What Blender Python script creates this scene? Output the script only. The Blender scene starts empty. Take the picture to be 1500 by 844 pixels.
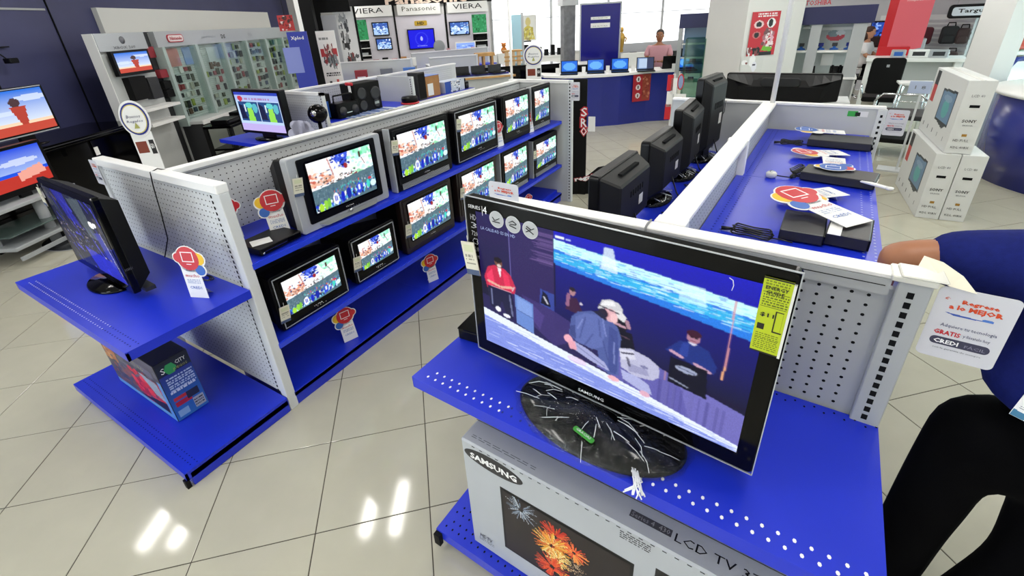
import bpy, bmesh, math, random
import numpy as np
from mathutils import Matrix, Vector
random.seed(7); RNG = np.random.RandomState(5)
R = math.radians
SC = bpy.context.scene
COL = SC.collection

# ------------------------------------------------------------------ camera
cam = bpy.data.cameras.new('camera'); co = bpy.data.objects.new('camera', cam); COL.objects.link(co)
rgt = Vector((0.8607595, 0.5067439, -0.0479962)); upv = Vector((-0.1813126, 0.3933489, 0.9013337)); fwd = Vector((-0.4756246, 0.7671292, -0.4304579))
mx = Matrix((rgt, upv, -fwd)).transposed().to_4x4(); mx.translation = Vector((2.20588, -1.04410, 2.00025))
co.matrix_world = mx
cam.sensor_width = 36; cam.lens = 674.726/1500*36; cam.shift_y = -72.10/1500; cam.clip_start = .05; cam.clip_end = 300
SC.camera = co
# ------------------------------------------------------------------ world and exposure
w = bpy.data.worlds.new('world'); SC.world = w; w.use_nodes = True
bg = w.node_tree.nodes['Background']; bg.inputs['Color'].default_value = (.80, .90, 1.0, 1); bg.inputs['Strength'].default_value = 6.0
SC.view_settings.view_transform = 'Standard'; SC.view_settings.look = 'None'; SC.view_settings.gamma = 1
SC.view_settings.exposure = 0.10
LAMP_W = 7.5     # watts of one ceiling strip

# ------------------------------------------------------------------ frames (metres)
# gondola frame = world.  tile frame (u, v): the shop's walls and floor tiles.
UD = Vector((.367035, .339537, 0)).normalized(); VD = Vector((-.339537, .367035, 0)).normalized()
T0 = Vector((.36553, -.77749, 0)); UANG = math.atan2(UD.y, UD.x)
def UV(u, v, z=0): return T0 + UD*u + VD*v + Vector((0, 0, z))
LANG = R(120.789); LX = Vector((math.cos(LANG), math.sin(LANG), 0)); LY = Vector((-LX.y, LX.x, 0)); L0 = Vector((-6.0706, 1.9025, 0))
def LW(s, d, z=0): return L0 + LX*s + LY*d + Vector((0, 0, z))     # along the left wall, d into it
RANG = R(-2.945); RX = Vector((math.cos(RANG), math.sin(RANG), 0)); RY = Vector((-RX.y, RX.x, 0)); R0 = Vector((1.26907, .37406, 0))
def RG(x, y, z=0): return R0 + RX*x + RY*y + Vector((0, 0, z))     # right gondola frame

# ------------------------------------------------------------------ materials
def lin(c):
    if isinstance(c, str): c = tuple(int(c[i:i+2], 16)/255 for i in (0, 2, 4))
    return tuple(x/12.92 if x <= .04045 else ((x+.055)/1.055)**2.4 for x in c)
MATS = {}
def mat(name, c='808080', rough=.5, metal=0, spec=.5, emit=None, estr=1, alpha=1, trans=0, noise=0, nscale=40, bump=0, bscale=200, coat=0):
    if name in MATS: return MATS[name]
    m = bpy.data.materials.new(name); m.use_nodes = True; nt = m.node_tree; b = nt.nodes['Principled BSDF']
    c = lin(c); b.inputs['Base Color'].default_value = (*c, 1); b.inputs['Roughness'].default_value = rough
    b.inputs['Metallic'].default_value = metal; b.inputs['Specular IOR Level'].default_value = spec
    b.inputs['Coat Weight'].default_value = coat; b.inputs['Coat Roughness'].default_value = .08
    if emit is not None:
        b.inputs['Emission Color'].default_value = (*lin(emit), 1); b.inputs['Emission Strength'].default_value = estr
    if alpha < 1: b.inputs['Alpha'].default_value = alpha
    if trans: b.inputs['Transmission Weight'].default_value = trans
    if noise:
        tc = nt.nodes.new('ShaderNodeTexCoord'); n = nt.nodes.new('ShaderNodeTexNoise'); n.inputs['Scale'].default_value = nscale; n.inputs['Detail'].default_value = 5
        r = nt.nodes.new('ShaderNodeValToRGB'); r.color_ramp.elements[0].position = .3; r.color_ramp.elements[1].position = .7
        r.color_ramp.elements[0].color = (*[x*(1-noise) for x in c], 1); r.color_ramp.elements[1].color = (*[min(1, x*(1+noise)) for x in c], 1)
        nt.links.new(tc.outputs['Object'], n.inputs['Vector']); nt.links.new(n.outputs['Fac'], r.inputs['Fac']); nt.links.new(r.outputs['Color'], b.inputs['Base Color'])
    if bump:
        tc = nt.nodes.new('ShaderNodeTexCoord'); n = nt.nodes.new('ShaderNodeTexNoise'); n.inputs['Scale'].default_value = bscale
        bp = nt.nodes.new('ShaderNodeBump'); bp.inputs['Strength'].default_value = bump; bp.inputs['Distance'].default_value = .002
        nt.links.new(tc.outputs['Object'], n.inputs['Vector']); nt.links.new(n.outputs['Fac'], bp.inputs['Height']); nt.links.new(bp.outputs['Normal'], b.inputs['Normal'])
    MATS[name] = m; return m
def picmat(name, emit):
    m = bpy.data.materials.new(name); m.use_nodes = True; nt = m.node_tree; b = nt.nodes['Principled BSDF']
    a = nt.nodes.new('ShaderNodeAttribute'); a.attribute_name = 'Col'
    if emit:
        b.inputs['Base Color'].default_value = (.01, .01, .012, 1); b.inputs['Roughness'].default_value = .18; b.inputs['Specular IOR Level'].default_value = .12
        nt.links.new(a.outputs['Color'], b.inputs['Emission Color']); b.inputs['Emission Strength'].default_value = emit
    else:
        nt.links.new(a.outputs['Color'], b.inputs['Base Color']); b.inputs['Roughness'].default_value = .45
    MATS[name] = m; return m
SCREEN = picmat('lit_screen', 1.1); PRINT = picmat('printed_surface', 0)
BLUE = mat('blue_enamel', '1b32cc', .32, noise=.05, nscale=3, bump=.05, bscale=300)
NAVY = mat('dark_blue_laminate', '26308a', .22, noise=.05, nscale=2)
NAVYWALL = mat('dark_blue_wall_paint', '43456c', .5, noise=.12, nscale=1.2, bump=.2, bscale=60)
WMET = mat('white_metal', 'd6d9da', .38, noise=.03, nscale=4)
WMETB = mat('bright_white_metal', 'f4f4f2', .35)
GMET = mat('grey_metal', 'aeb2b4', .4, noise=.03, nscale=3)
HOLE = mat('dark_opening', '17181a', .9, spec=.1)
BLK = mat('black_plastic', '060608', .32, spec=.22)
BLKG = mat('gloss_black_plastic', '030304', .10, spec=.2)
BLKM = mat('matte_black_plastic', '09090a', .6, spec=.2, bump=.15, bscale=400)
DGREY = mat('dark_grey_plastic', '2a2b2e', .45)
BROWNB = mat('brown_black_plastic', '241a18', .3)
SILV = mat('silver_plastic', 'b4b8bc', .3, metal=.2)
CHROME = mat('chrome', 'd8dadc', .12, metal=1)
WHITE = mat('white_board', 'f0f0ee', .5)
WPAINT = mat('white_wall_paint', 'e8e8e6', .7, noise=.02, nscale=2)
LGREY = mat('light_grey_laminate', 'c2c5c4', .45, noise=.03, nscale=2)
PGREY = mat('pale_grey_wall_paint', 'b9bac0', .7)
RED = mat('red_print', 'c8202c', .4); YEL = mat('yellow_print', 'f0c020', .4); BPR = mat('blue_print', '2a62b8', .4)
ORG = mat('orange_print', 'd8481c', .4); INK = mat('black_ink', '141416', .5); GINK = mat('grey_ink', '6c6e74', .5); WINK = mat('white_ink', 'f6f6f6', .4); NINK = mat('navy_ink', '24285c', .5)
GREENP = mat('green_print', '2c9a58', .4)
KRAFT = mat('brown_cardboard', 'a87848', .7, noise=.1, nscale=10)
CARTON = mat('silver_grey_carton', 'b4b8bd', .42, noise=.03, nscale=6)
CARTW = mat('white_carton', 'dcdedd', .5, noise=.03, nscale=5)
SKIN = mat('skin', 'a06a4a', .5, noise=.05, nscale=20); SKIN2 = mat('light_skin', 'c08a6c', .5)
POLO = mat('blue_polo_cloth', '172064', .9, spec=.15, noise=.12, nscale=60, bump=.4, bscale=700)
TROU = mat('black_trouser_cloth', '060608', .95, spec=.08, bump=.3, bscale=500)
PINK = mat('pink_shirt_cloth', 'c8949c', .8); HAIR = mat('dark_hair', '1c1412', .6); WSHIRT = mat('white_shirt_cloth', 'e4e2e4', .8)
CABLE = mat('black_cable', '0a0a0c', .35)
WOOD = mat('light_wood', 'c89a5c', .5, noise=.2, nscale=8)
REDCOL = mat('red_column_panel', 'c81e28', .35); REDPALE = mat('pale_red_column_panel', 'e0606c', .35)
GREENLEAF = mat('leaf_green', '6c8c58', .8, noise=.4, nscale=9)
def glassmat(name, c, a, rough=.05):
    if name in MATS: return MATS[name]
    m = bpy.data.materials.new(name); m.use_nodes = True; nt = m.node_tree; nt.nodes.clear()
    o = nt.nodes.new('ShaderNodeOutputMaterial'); t = nt.nodes.new('ShaderNodeBsdfTransparent'); t.inputs[0].default_value = (*lin(c), 1)
    g = nt.nodes.new('ShaderNodeBsdfGlossy'); g.inputs['Roughness'].default_value = rough; x = nt.nodes.new('ShaderNodeMixShader'); x.inputs[0].default_value = a
    nt.links.new(t.outputs[0], x.inputs[1]); nt.links.new(g.outputs[0], x.inputs[2]); nt.links.new(x.outputs[0], o.inputs[0]); MATS[name] = m; return m
GLASS = glassmat('clear_glass', 'e8f2ee', .06); GGLASS = glassmat('green_edged_glass', 'b8d8cc', .1); WRAP = glassmat('crinkled_clear_wrap', 'fafbfb', .04, .05)
# crinkles for the wrap
nt = WRAP.node_tree; bn = nt.nodes.new('ShaderNodeBump'); bn.inputs['Strength'].default_value = .7; bn.inputs['Distance'].default_value = .006
nn = nt.nodes.new('ShaderNodeTexNoise'); nn.inputs['Scale'].default_value = 45; nn.inputs['Detail'].default_value = 4; nn.inputs['Distortion'].default_value = 2
tc = nt.nodes.new('ShaderNodeTexCoord'); nt.links.new(tc.outputs['Object'], nn.inputs['Vector']); nt.links.new(nn.outputs['Fac'], bn.inputs['Height'])
for nd in nt.nodes:
    if nd.type == 'BSDF_GLOSSY': nt.links.new(bn.outputs['Normal'], nd.inputs['Normal'])

# ------------------------------------------------------------------ builders
def tag(o, label=None, cat=None, group=None, kind=None):
    if label: o['label'] = label
    if cat: o['category'] = cat
    if group: o['group'] = group
    if kind: o['kind'] = kind
    return o
def thing(name, label, cat, loc=(0, 0, 0), rz=0, group=None, rot=None):
    o = bpy.data.objects.new(name, None); COL.objects.link(o); o.empty_display_size = .1
    o.location = loc; o.rotation_euler = rot if rot else (0, 0, rz)
    return tag(o, label, cat, group)
def link(name, me, parent=None):
    o = bpy.data.objects.new(name, me); COL.objects.link(o)
    if parent: o.parent = parent
    return o
class MB:
    def __init__(s): s.v = []; s.f = []; s.m = []; s.M = Matrix(); s.mi = 0; s.sm = []
    def add(s, vs, fs, smooth=False):
        n = len(s.v); s.v += [tuple(s.M @ Vector(p)) for p in vs]; s.f += [tuple(i+n for i in f) for f in fs]; s.m += [s.mi]*len(fs); s.sm += [smooth]*len(fs); return s
    def box(s, x0, x1, y0, y1, z0, z1):
        return s.add([(x0,y0,z0),(x1,y0,z0),(x1,y1,z0),(x0,y1,z0),(x0,y0,z1),(x1,y0,z1),(x1,y1,z1),(x0,y1,z1)],
                     [(0,3,2,1),(4,5,6,7),(0,1,5,4),(1,2,6,5),(2,3,7,6),(3,0,4,7)])
    def rbox(s, x0, x1, y0, y1, z0, z1, r, ax='z'):     # box with rounded corners seen along ax
        if ax == 'z': return s.prism(rrect(x0, x1, y0, y1, r), z0, z1)
        if ax == 'y':
            P = rrect(x0, x1, z0, z1, r); n = len(P)
            return s.add([(x, y1, z) for x, z in P]+[(x, y0, z) for x, z in P], [tuple(reversed(range(n))), tuple(range(n, 2*n))]+[(i, (i+1) % n, n+(i+1) % n, n+i) for i in range(n)])
        P = rrect(y0, y1, z0, z1, r); n = len(P)
        return s.add([(x0, y, z) for y, z in P]+[(x1, y, z) for y, z in P], [tuple(reversed(range(n))), tuple(range(n, 2*n))]+[(i, (i+1) % n, n+(i+1) % n, n+i) for i in range(n)])
    def prism(s, P, z0, z1, smooth=False):
        n = len(P); return s.add([(x, y, z0) for x, y in P]+[(x, y, z1) for x, y in P], [tuple(reversed(range(n))), tuple(range(n, 2*n))]+[(i, (i+1) % n, n+(i+1) % n, n+i) for i in range(n)])
    def tube(s, pts, r, n=6, cap=True):
        rs = r if isinstance(r, (list, tuple)) else [r]*len(pts); pts = [Vector(p) for p in pts]; vs = []; fs = []
        a = None
        for i, p in enumerate(pts):
            d = (pts[min(i+1, len(pts)-1)]-pts[max(i-1, 0)]).normalized()
            if a is None: a = d.orthogonal().normalized()
            else:
                a = (a-d*a.dot(d)); a = a.normalized() if a.length > 1e-6 else d.orthogonal().normalized()
            b = d.cross(a)
            vs += [p+(a*math.cos(2*math.pi*k/n)+b*math.sin(2*math.pi*k/n))*rs[i] for k in range(n)]
        for i in range(len(pts)-1): fs += [(i*n+k, i*n+(k+1) % n, (i+1)*n+(k+1) % n, (i+1)*n+k) for k in range(n)]
        if cap: fs += [tuple(reversed(range(n))), tuple((len(pts)-1)*n+k for k in range(n))]
        return s.add(vs, fs, True)
    def lathe(s, prof, n=20, c=(0, 0, 0), sx=1, sy=1):
        vs = [(c[0]+r*sx*math.cos(2*math.pi*k/n), c[1]+r*sy*math.sin(2*math.pi*k/n), c[2]+z) for r, z in prof for k in range(n)]
        fs = [(i*n+k, i*n+(k+1) % n, (i+1)*n+(k+1) % n, (i+1)*n+k) for i in range(len(prof)-1) for k in range(n)]
        fs += [tuple(reversed(range(n))), tuple((len(prof)-1)*n+k for k in range(n))]
        return s.add(vs, fs, True)
    def sph(s, c, r, n=12, sc=(1, 1, 1)):
        k = n//2; pr = [(r*math.sin(math.pi*i/k), -r*math.cos(math.pi*i/k)) for i in range(1, k)]
        M0 = s.M.copy(); s.M = s.M @ Matrix.Translation(c) @ Matrix.Diagonal((*sc, 1)); s.lathe(pr, n); s.M = M0; return s
    def quad(s, a, b, c, d): return s.add([a, b, c, d], [(0, 1, 2, 3)])
    def mesh(s, name, mats, bevel=0, seg=1):
        me = bpy.data.meshes.new(name); me.from_pydata(s.v, [], s.f)
        for m in (mats if isinstance(mats, (list, tuple)) else [mats]): me.materials.append(m)
        me.polygons.foreach_set('material_index', s.m); me.polygons.foreach_set('use_smooth', s.sm)
        if bevel:
            bm = bmesh.new(); bm.from_mesh(me); bmesh.ops.remove_doubles(bm, verts=bm.verts, dist=1e-5)
            es = [e for e in bm.edges if len(e.link_faces) == 2 and e.calc_face_angle(0) > .6]
            bmesh.ops.bevel(bm, geom=es, offset=bevel, segments=seg, affect='EDGES', clamp_overlap=True); bm.to_mesh(me); bm.free()
        me.update(); return me
    def build(s, name, mats, parent=None, bevel=0, seg=1, kind=None, label=None):
        o = link(name, s.mesh(name, mats, bevel, seg), parent)
        if kind: o['kind'] = kind
        if label: o['label'] = label
        return o
def rrect(x0, x1, y0, y1, r, k=4):
    P = []
    for cx, cy, a0 in ((x1-r, y0+r, -90), (x1-r, y1-r, 0), (x0+r, y1-r, 90), (x0+r, y0+r, 180)):
        P += [(cx+r*math.cos(R(a0+90*i/k)), cy+r*math.sin(R(a0+90*i/k))) for i in range(k+1)]
    return P
def ell(cx, cy, rx, ry, n=20): return [(cx+rx*math.cos(2*math.pi*i/n), cy+ry*math.sin(2*math.pi*i/n)) for i in range(n)]
def bxo(name, m, parent, x0, x1, y0, y1, z0, z1, bevel=0, **k): return MB().box(x0, x1, y0, y1, z0, z1).build(name, m, parent, bevel, **k)
def plane_M(o, u, v):                     # maps local (x, y, z) to origin + x*u + y*v + z*normal
    u = Vector(u).normalized(); v = Vector(v).normalized(); n = u.cross(v); M = Matrix((u, v, n)).transposed().to_4x4(); M.translation = Vector(o); return M
TXT = {}
def text(parent, s, o, u, v, h, m, name='lettering', width=None, align='c', off=.0012, bold=0, shear=0):
    key = (s, bold, shear)
    if key not in TXT:
        cu = bpy.data.curves.new('t', 'FONT'); cu.body = s; cu.size = 1; cu.resolution_u = 1; cu.offset = bold; cu.shear = shear; cu.fill_mode = 'FRONT'
        ob = bpy.data.objects.new('t', cu); COL.objects.link(ob); dg = bpy.context.evaluated_depsgraph_get()
        me = bpy.data.meshes.new_from_object(ob.evaluated_get(dg)); bpy.data.objects.remove(ob); TXT[key] = me
    me = TXT[key].copy(); me.name = name; n = len(me.vertices)
    if not n: return None
    c = np.zeros(n*3); me.vertices.foreach_get('co', c); c = c.reshape(-1, 3); mn, mxx = c.min(0), c.max(0)
    H = max(mxx[1]-mn[1], 1e-3); W = max(mxx[0]-mn[0], 1e-3); sy = h/H; sx = sy if width is None else width/W
    ax = {'c': (mn[0]+mxx[0])/2, 'l': mn[0], 'r': mxx[0]}[align]
    c[:, 0] = (c[:, 0]-ax)*sx; c[:, 1] = (c[:, 1]-(mn[1]+mxx[1])/2)*sy; c[:, 2] = off
    me.vertices.foreach_set('co', c.ravel()); me.materials.clear(); me.materials.append(m)
    ob = link(name, me, parent); ob.matrix_local = plane_M(o, u, v); me.update(); return ob
# ---- small painted pictures, stored as face colours on a mesh grid
class Cv:
    def __init__(s, w, h, c='000000'):
        s.w, s.h = w, h; s.a = np.ones((h, w, 3))*np.array(lin(c)); yy, xx = np.mgrid[0:h, 0:w]; s.X = (xx+.5)/w; s.Y = (yy+.5)/h
    def put(s, m, c, k=1):
        c = np.array(lin(c)); s.a[m] = s.a[m]*(1-k)+c*k; return s
    def rect(s, x0, y0, x1, y1, c, k=1): return s.put((s.X >= x0) & (s.X <= x1) & (s.Y >= y0) & (s.Y <= y1), c, k)
    def ell(s, cx, cy, rx, ry, c, k=1): return s.put(((s.X-cx)/rx)**2+((s.Y-cy)/ry)**2 <= 1, c, k)
    def poly(s, P, c, k=1):
        ins = np.zeros(s.X.shape, bool); n = len(P)
        for i in range(n):
            (x0, y0), (x1, y1) = P[i], P[(i+1) % n]
            if y0 == y1: continue
            t = ((y0 > s.Y) != (y1 > s.Y)) & (s.X < (x1-x0)*(s.Y-y0)/(y1-y0)+x0); ins ^= t
        return s.put(ins, c, k)
    def line(s, x0, y0, x1, y1, wd, c, k=1):
        dx, dy = x1-x0, y1-y0; L = dx*dx+dy*dy+1e-9; t = np.clip(((s.X-x0)*dx+(s.Y-y0)*dy)/L, 0, 1)
        return s.put(np.hypot(s.X-x0-t*dx, (s.Y-y0-t*dy)) <= wd, c, k)
    def vgrad(s, c0, c1, y0=0, y1=1, x0=0, x1=1):
        m = (s.Y >= y0) & (s.Y <= y1) & (s.X >= x0) & (s.X <= x1); t = ((s.Y-y0)/(y1-y0))[m][:, None]; s.a[m] = np.array(lin(c0))*(1-t)+np.array(lin(c1))*t; return s
    def speck(s, x0, y0, x1, y1, cols, n, r, k=1, ar=1):
        for i in range(n):
            s.ell(x0+(x1-x0)*RNG.rand(), y0+(y1-y0)*RNG.rand(), r*(.4+RNG.rand()), r*ar*(.4+RNG.rand()), cols[RNG.randint(len(cols))], k)
        return s
    def blur(s, n=1):
        for _ in range(n):
            p = np.pad(s.a, ((1, 1), (1, 1), (0, 0)), 'edge'); s.a = (p[1:-1, 1:-1]*4+p[:-2, 1:-1]+p[2:, 1:-1]+p[1:-1, :-2]+p[1:-1, 2:])/8
        return s
    def noise(s, amt): s.a = np.clip(s.a*(1+amt*(RNG.rand(s.h, s.w, 1)-.5)), 0, 1.2); return s
    def writing(s, x0, y0, x1, y1, rows, c, k=.8):      # rows of print too small to read
        for r in range(rows):
            y = y0+(y1-y0)*(r+.5)/rows; x = x0
            while x < x1:
                l = (x1-x0)*(.05+.12*RNG.rand()); s.rect(x, y-(y1-y0)/rows*.28, min(x+l, x1), y+(y1-y0)/rows*.28, c, k); x += l+(x1-x0)*.035
        return s
def picmesh(name, cv, W, H, m, bulge=0, mask=None):
    """grid mesh, local x right, local y up, origin at its centre; bulge pushes the middle out along +z"""
    w, h = cv.w, cv.h; me = bpy.data.meshes.new(name)
    a = np.round(cv.a*255)/255
    if bulge: runs = [(r, c, c+1) for r in range(h) for c in range(w)]
    else:
        runs = []
        for r in range(h):
            d = np.any(a[r, 1:] != a[r, :-1], axis=1); cuts = [0]+list(np.where(d)[0]+1)+[w]
            runs += [(r, cuts[i], cuts[i+1]) for i in range(len(cuts)-1)]
    nr = len(runs); rr = np.array(runs); r, c0, c1 = rr[:, 0], rr[:, 1], rr[:, 2]
    co_ = np.zeros((nr, 4, 3)); xs0 = (c0/w-.5)*W; xs1 = (c1/w-.5)*W; yt = (.5-r/h)*H; yb = (.5-(r+1)/h)*H
    for k, (x, y) in enumerate(((xs0, yb), (xs1, yb), (xs1, yt), (xs0, yt))): co_[:, k, 0] = x; co_[:, k, 1] = y
    if bulge: co_[:, :, 2] = bulge*(1-(co_[:, :, 0]/W*2)**2*.5-(co_[:, :, 1]/H*2)**2*.5)
    me.vertices.add(nr*4); me.vertices.foreach_set('co', co_.ravel()); me.loops.add(nr*4); me.loops.foreach_set('vertex_index', np.arange(nr*4, dtype=np.int32))
    me.polygons.add(nr); me.polygons.foreach_set('loop_start', np.arange(0, nr*4, 4, dtype=np.int32)); me.update(calc_edges=True)
    at = me.color_attributes.new('Col', 'FLOAT_COLOR', 'CORNER'); cc = np.ones((nr, 4, 4)); cc[:, :, :3] = a[r, c0][:, None, :]; at.data.foreach_set('color', cc.ravel())
    me.materials.append(m); me.validate(); return me
def picture(parent, cv, o, u, v, W, H, m=None, name='print', off=.0008, bulge=0, me=None):
    me = me or picmesh(name, cv, W, H, m or PRINT, bulge); ob = link(name, me, parent); M = plane_M(o, u, v); ob.matrix_local = M @ Matrix.Translation((0, 0, off)); return ob
def copy_tree(o, parent=None):
    c = o.copy(); COL.objects.link(c)
    if parent: c.parent = parent
    for ch in list(o.children): copy_tree(ch, c)
    return c
FX = (1, 0, 0); FZ = (0, 0, 1); FY = (0, 1, 0)    # pictures on a face that looks along -y use u = FX, v = FZ

# ================================================================== STRUCTURE
CAMP = Vector((2.206, -1.044, 2.0))
def pix(p):
    d = Vector(p)-CAMP; z = d.dot(fwd)
    if z < .05: return None
    return (750+674.7*d.dot(rgt)/z, 350-674.7*d.dot(upv)/z, z)
TILE = mat('cream_floor_tile', 'bdbaa8', .08, noise=.035, nscale=5); GROUT = mat('brown_grout', '4a443c', .8)
floor = MB(); P = [UV(u, v, -.012) for u, v in ((-7, -4), (12, -4), (12, 26), (-7, 26))]
P2 = [p+Vector((0, 0, .0085)) for p in P]; floor.add([*P, *P2], [(3, 2, 1, 0), (4, 5, 6, 7), (0, 1, 5, 4), (1, 2, 6, 5), (2, 3, 7, 6), (3, 0, 4, 7)])
flo = floor.build('floor', GROUT); flo['kind'] = 'structure'; flo['label'] = 'glossy cream square tiled shop floor with thin dark joints'
tb = MB().box(.0022, .4978, .0022, .4978, -.0035, 0); tme = tb.mesh('tile', TILE, .0012)
cand = []
for i in range(-13, 24):
    for j in range(-6, 52):
        ps = [pix(UV(i*.5+a, j*.5+b)) for a in (0, .5) for b in (0, .5)]
        if any(p is None for p in ps): continue
        xs = [p[0] for p in ps]; ys = [p[1] for p in ps]
        vis = max(xs) > -40 and min(xs) < 1540 and max(ys) > 0 and min(ys) < 880
        cand.append((0 if vis else 1, -(max(ys)-min(ys)), i, j))
cand.sort(); near = {(c[2], c[3]) for c in cand[:300] if c[0] == 0}
rest = MB()
for i in range(-14, 24):
    for j in range(-8, 52):
        if (i, j) in near:
            o = link('tile', tme, flo); o.location = UV(i*.5, j*.5); o.rotation_euler = (0, 0, UANG)
        else:
            a, b, c, d = [UV(i*.5+x, j*.5+y) for x, y in ((.002, .002), (.498, .002), (.498, .498), (.002, .498))]; rest.quad(a, b, c, d)
rest.build('tile', TILE, flo, kind='stuff')
def wallseg(name, a, b, z0, z1, t, m, lab=None):
    a = Vector(a); b = Vector(b); d = (b-a); n = Vector((-d.y, d.x, 0)).normalized()*t
    mb = MB(); vs = [a, b, b+n, a+n]; mb.add([(p.x, p.y, z0) for p in vs]+[(p.x, p.y, z1) for p in vs], [(0,3,2,1),(4,5,6,7),(0,1,5,4),(1,2,6,5),(2,3,7,6),(3,0,4,7)])
    o = mb.build(name, m); o['kind'] = 'structure'
    if lab: o['label'] = lab
    return o
CEILH = 3.25
ce = MB(); Pc = [UV(u, v) for u, v in ((-7, -4), (12, -4), (12, 26), (-7, 26))]
ce.add([(p.x, p.y, CEILH) for p in Pc]+[(p.x, p.y, CEILH+.1) for p in Pc], [(0,3,2,1),(4,5,6,7),(0,1,5,4),(1,2,6,5),(2,3,7,6),(3,0,4,7)])
ceo = ce.build('ceiling', WPAINT); ceo['kind'] = 'structure'
wl = wallseg('wall_left', LW(-7, .75), LW(1.0, .75), 0, CEILH, .15, NAVYWALL, 'dark blue shop wall behind the hanging screens')
wl2 = wallseg('wall_left', LW(1.0, .75), LW(12.5, .75), 0, CEILH, .15, NAVYWALL, 'blue wall above the long white fascia')
# the white fascia band and the seams of the blue panels
b = bxo('fascia_board', mat('off_white_fascia', 'e9e9e4', .5), wl2, 0, 5.5, -.08, .0, 2.10, 2.46); b.matrix_world = Matrix.LocRotScale(LW(1.1, .75), Matrix.Rotation(LANG, 3, 'Z').to_quaternion(), None)
seams = MB()
seams.M = Matrix.LocRotScale(LW(0, .75), Matrix.Rotation(LANG, 3, 'Z').to_quaternion(), None)
for s_ in (-3.2, -2.0, -.78, .35): seams.box(s_, s_+.018, -.012, 0, 0, CEILH)
so = seams.build('panel_joint', HOLE, wl, kind='stuff')
seams = MB(); seams.M = Matrix.LocRotScale(LW(0, .75), Matrix.Rotation(LANG, 3, 'Z').to_quaternion(), None); seams.box(-3.4, .3, -.02, 0, 2.41, 2.435)
seams.build('metal_strip', GMET, wl)
bxo('fascia_end', BLKM, wl2, 0, .01, 0, .01, 0, .01) if False else None
wb = wallseg('wall_back', UV(-7, 14.4), UV(12, 14.4), 0, CEILH, .2, WPAINT, 'white back wall of the shop')
wf = wallseg('wall_front', UV(12, -4), UV(-7, -4), 0, CEILH, .2, WPAINT)
# right side: low sill with tall daylight window
wr_ = wallseg('wall_right', UV(12, 14.4), UV(12, 6.05), 0, CEILH, .2, PGREY, 'pale grey wall with window beside it')
wr2 = wallseg('wall_right', UV(12, 6.05), UV(12, -4), 2.9, CEILH, .2, WPAINT)
wr3 = wallseg('wall_right', UV(12, 6.05), UV(12, -4), 0, .12, .2, WPAINT)
for k, (v0, v1) in enumerate(((6.05, 2.7), (2.7, -.65), (-.65, -4))):
    win = MB(); A = UV(12.08, v0); B_ = UV(12.08, v1); d = (B_-A).normalized()
    win.M = plane_M(A, d, FZ); L = (B_-A).length
    for x0, x1, y0, y1 in ((0, .07, .12, 2.9), (L-.07, L, .12, 2.9), (0, L, .12, .18), (0, L, 2.83, 2.9)): win.box(x0, x1, y0, y1, -.04, .04)
    wo = win.build('window_%d' % (k+1), WMETB); wo['kind'] = 'structure'; wo['label'] = 'tall shop window in white frame'
    g = MB(); g.M = plane_M(A, d, FZ); g.box(.07, L-.07, .18, 2.83, -.004, .004); g.build('pane', GLASS, wo)
# added glowing panels, framed like windows, that whiten the back wall
GLOWPANEL = mat('added_glow_panel', 'f4f6f8', .4, emit='f8faff', estr=1.3)
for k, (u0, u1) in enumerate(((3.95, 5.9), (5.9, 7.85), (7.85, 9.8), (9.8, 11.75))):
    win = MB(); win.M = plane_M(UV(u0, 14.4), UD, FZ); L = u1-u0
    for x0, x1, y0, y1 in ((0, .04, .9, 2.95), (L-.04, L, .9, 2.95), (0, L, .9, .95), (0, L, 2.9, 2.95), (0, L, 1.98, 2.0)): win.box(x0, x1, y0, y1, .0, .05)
    wo = win.build('window_%d' % (k+4), mat('pale_panel_frame', 'dcdee0', .4)); wo['kind'] = 'structure'; wo['label'] = 'added glowing white panel on the back wall'
    g = MB(); g.M = plane_M(UV(u0, 14.4), UD, FZ); g.box(.04, L-.04, .95, 2.9, .005, .02); g.build('pane', GLOWPANEL, wo)
# outdoors beyond the window
gnd = MB(); Pg = [UV(u, v, -.03) for u, v in ((12.3, -30), (70, -30), (70, 60), (12.3, 60))]; gnd.quad(*Pg)
gn = gnd.build('ground', mat('pale_pavement', 'b8b4ac', .9, noise=.1, nscale=.5)); gn['kind'] = 'structure'
def tree(u, v, h, r, lab):
    t = thing('street_tree', lab, 'tree', UV(u, v, -.03), group='trees outside the window')
    MB().tube([(0, 0, 0), (.1, 0, h*.4), (0, .1, h*.7)], [.2, .15, .08], 8).build('trunk', mat('bark', '5c4c3c', .9, noise=.3, nscale=8), t)
    c = MB()
    for i in range(420):
        a = random.random()*6.28; b_ = math.acos(2*random.random()-1); q = r*(.55+.45*random.random())
        p = Vector((q*math.sin(b_)*math.cos(a), q*math.sin(b_)*math.sin(a), h*.68+q*math.cos(b_)*.7)); s_ = .22+.2*random.random()
        x = Vector((random.gauss(0, 1), random.gauss(0, 1), random.gauss(0, 1))).normalized(); y = x.orthogonal().normalized()
        c.quad(p-x*s_-y*s_*.5, p+x*s_-y*s_*.5, p+x*s_+y*s_*.5, p-x*s_+y*s_*.5)
    c.build('foliage', GREENLEAF, t, kind='stuff')
tree(19.5, 9.2, 4.0, 2.0, 'leafy green tree outside the shop window, the nearer one'); tree(27.5, 18.6, 5.4, 3.2, 'broad green tree farther off outside the shop window'); tree(29, 13.2, 4.8, 2.8, 'green tree outside the window, right of the broad one')
hd = thing('hedge', 'rough green hedge behind the parked cars outside', 'hedge', UV(24.5, 13, -.03), UANG+R(-50)); mb = MB()
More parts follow.
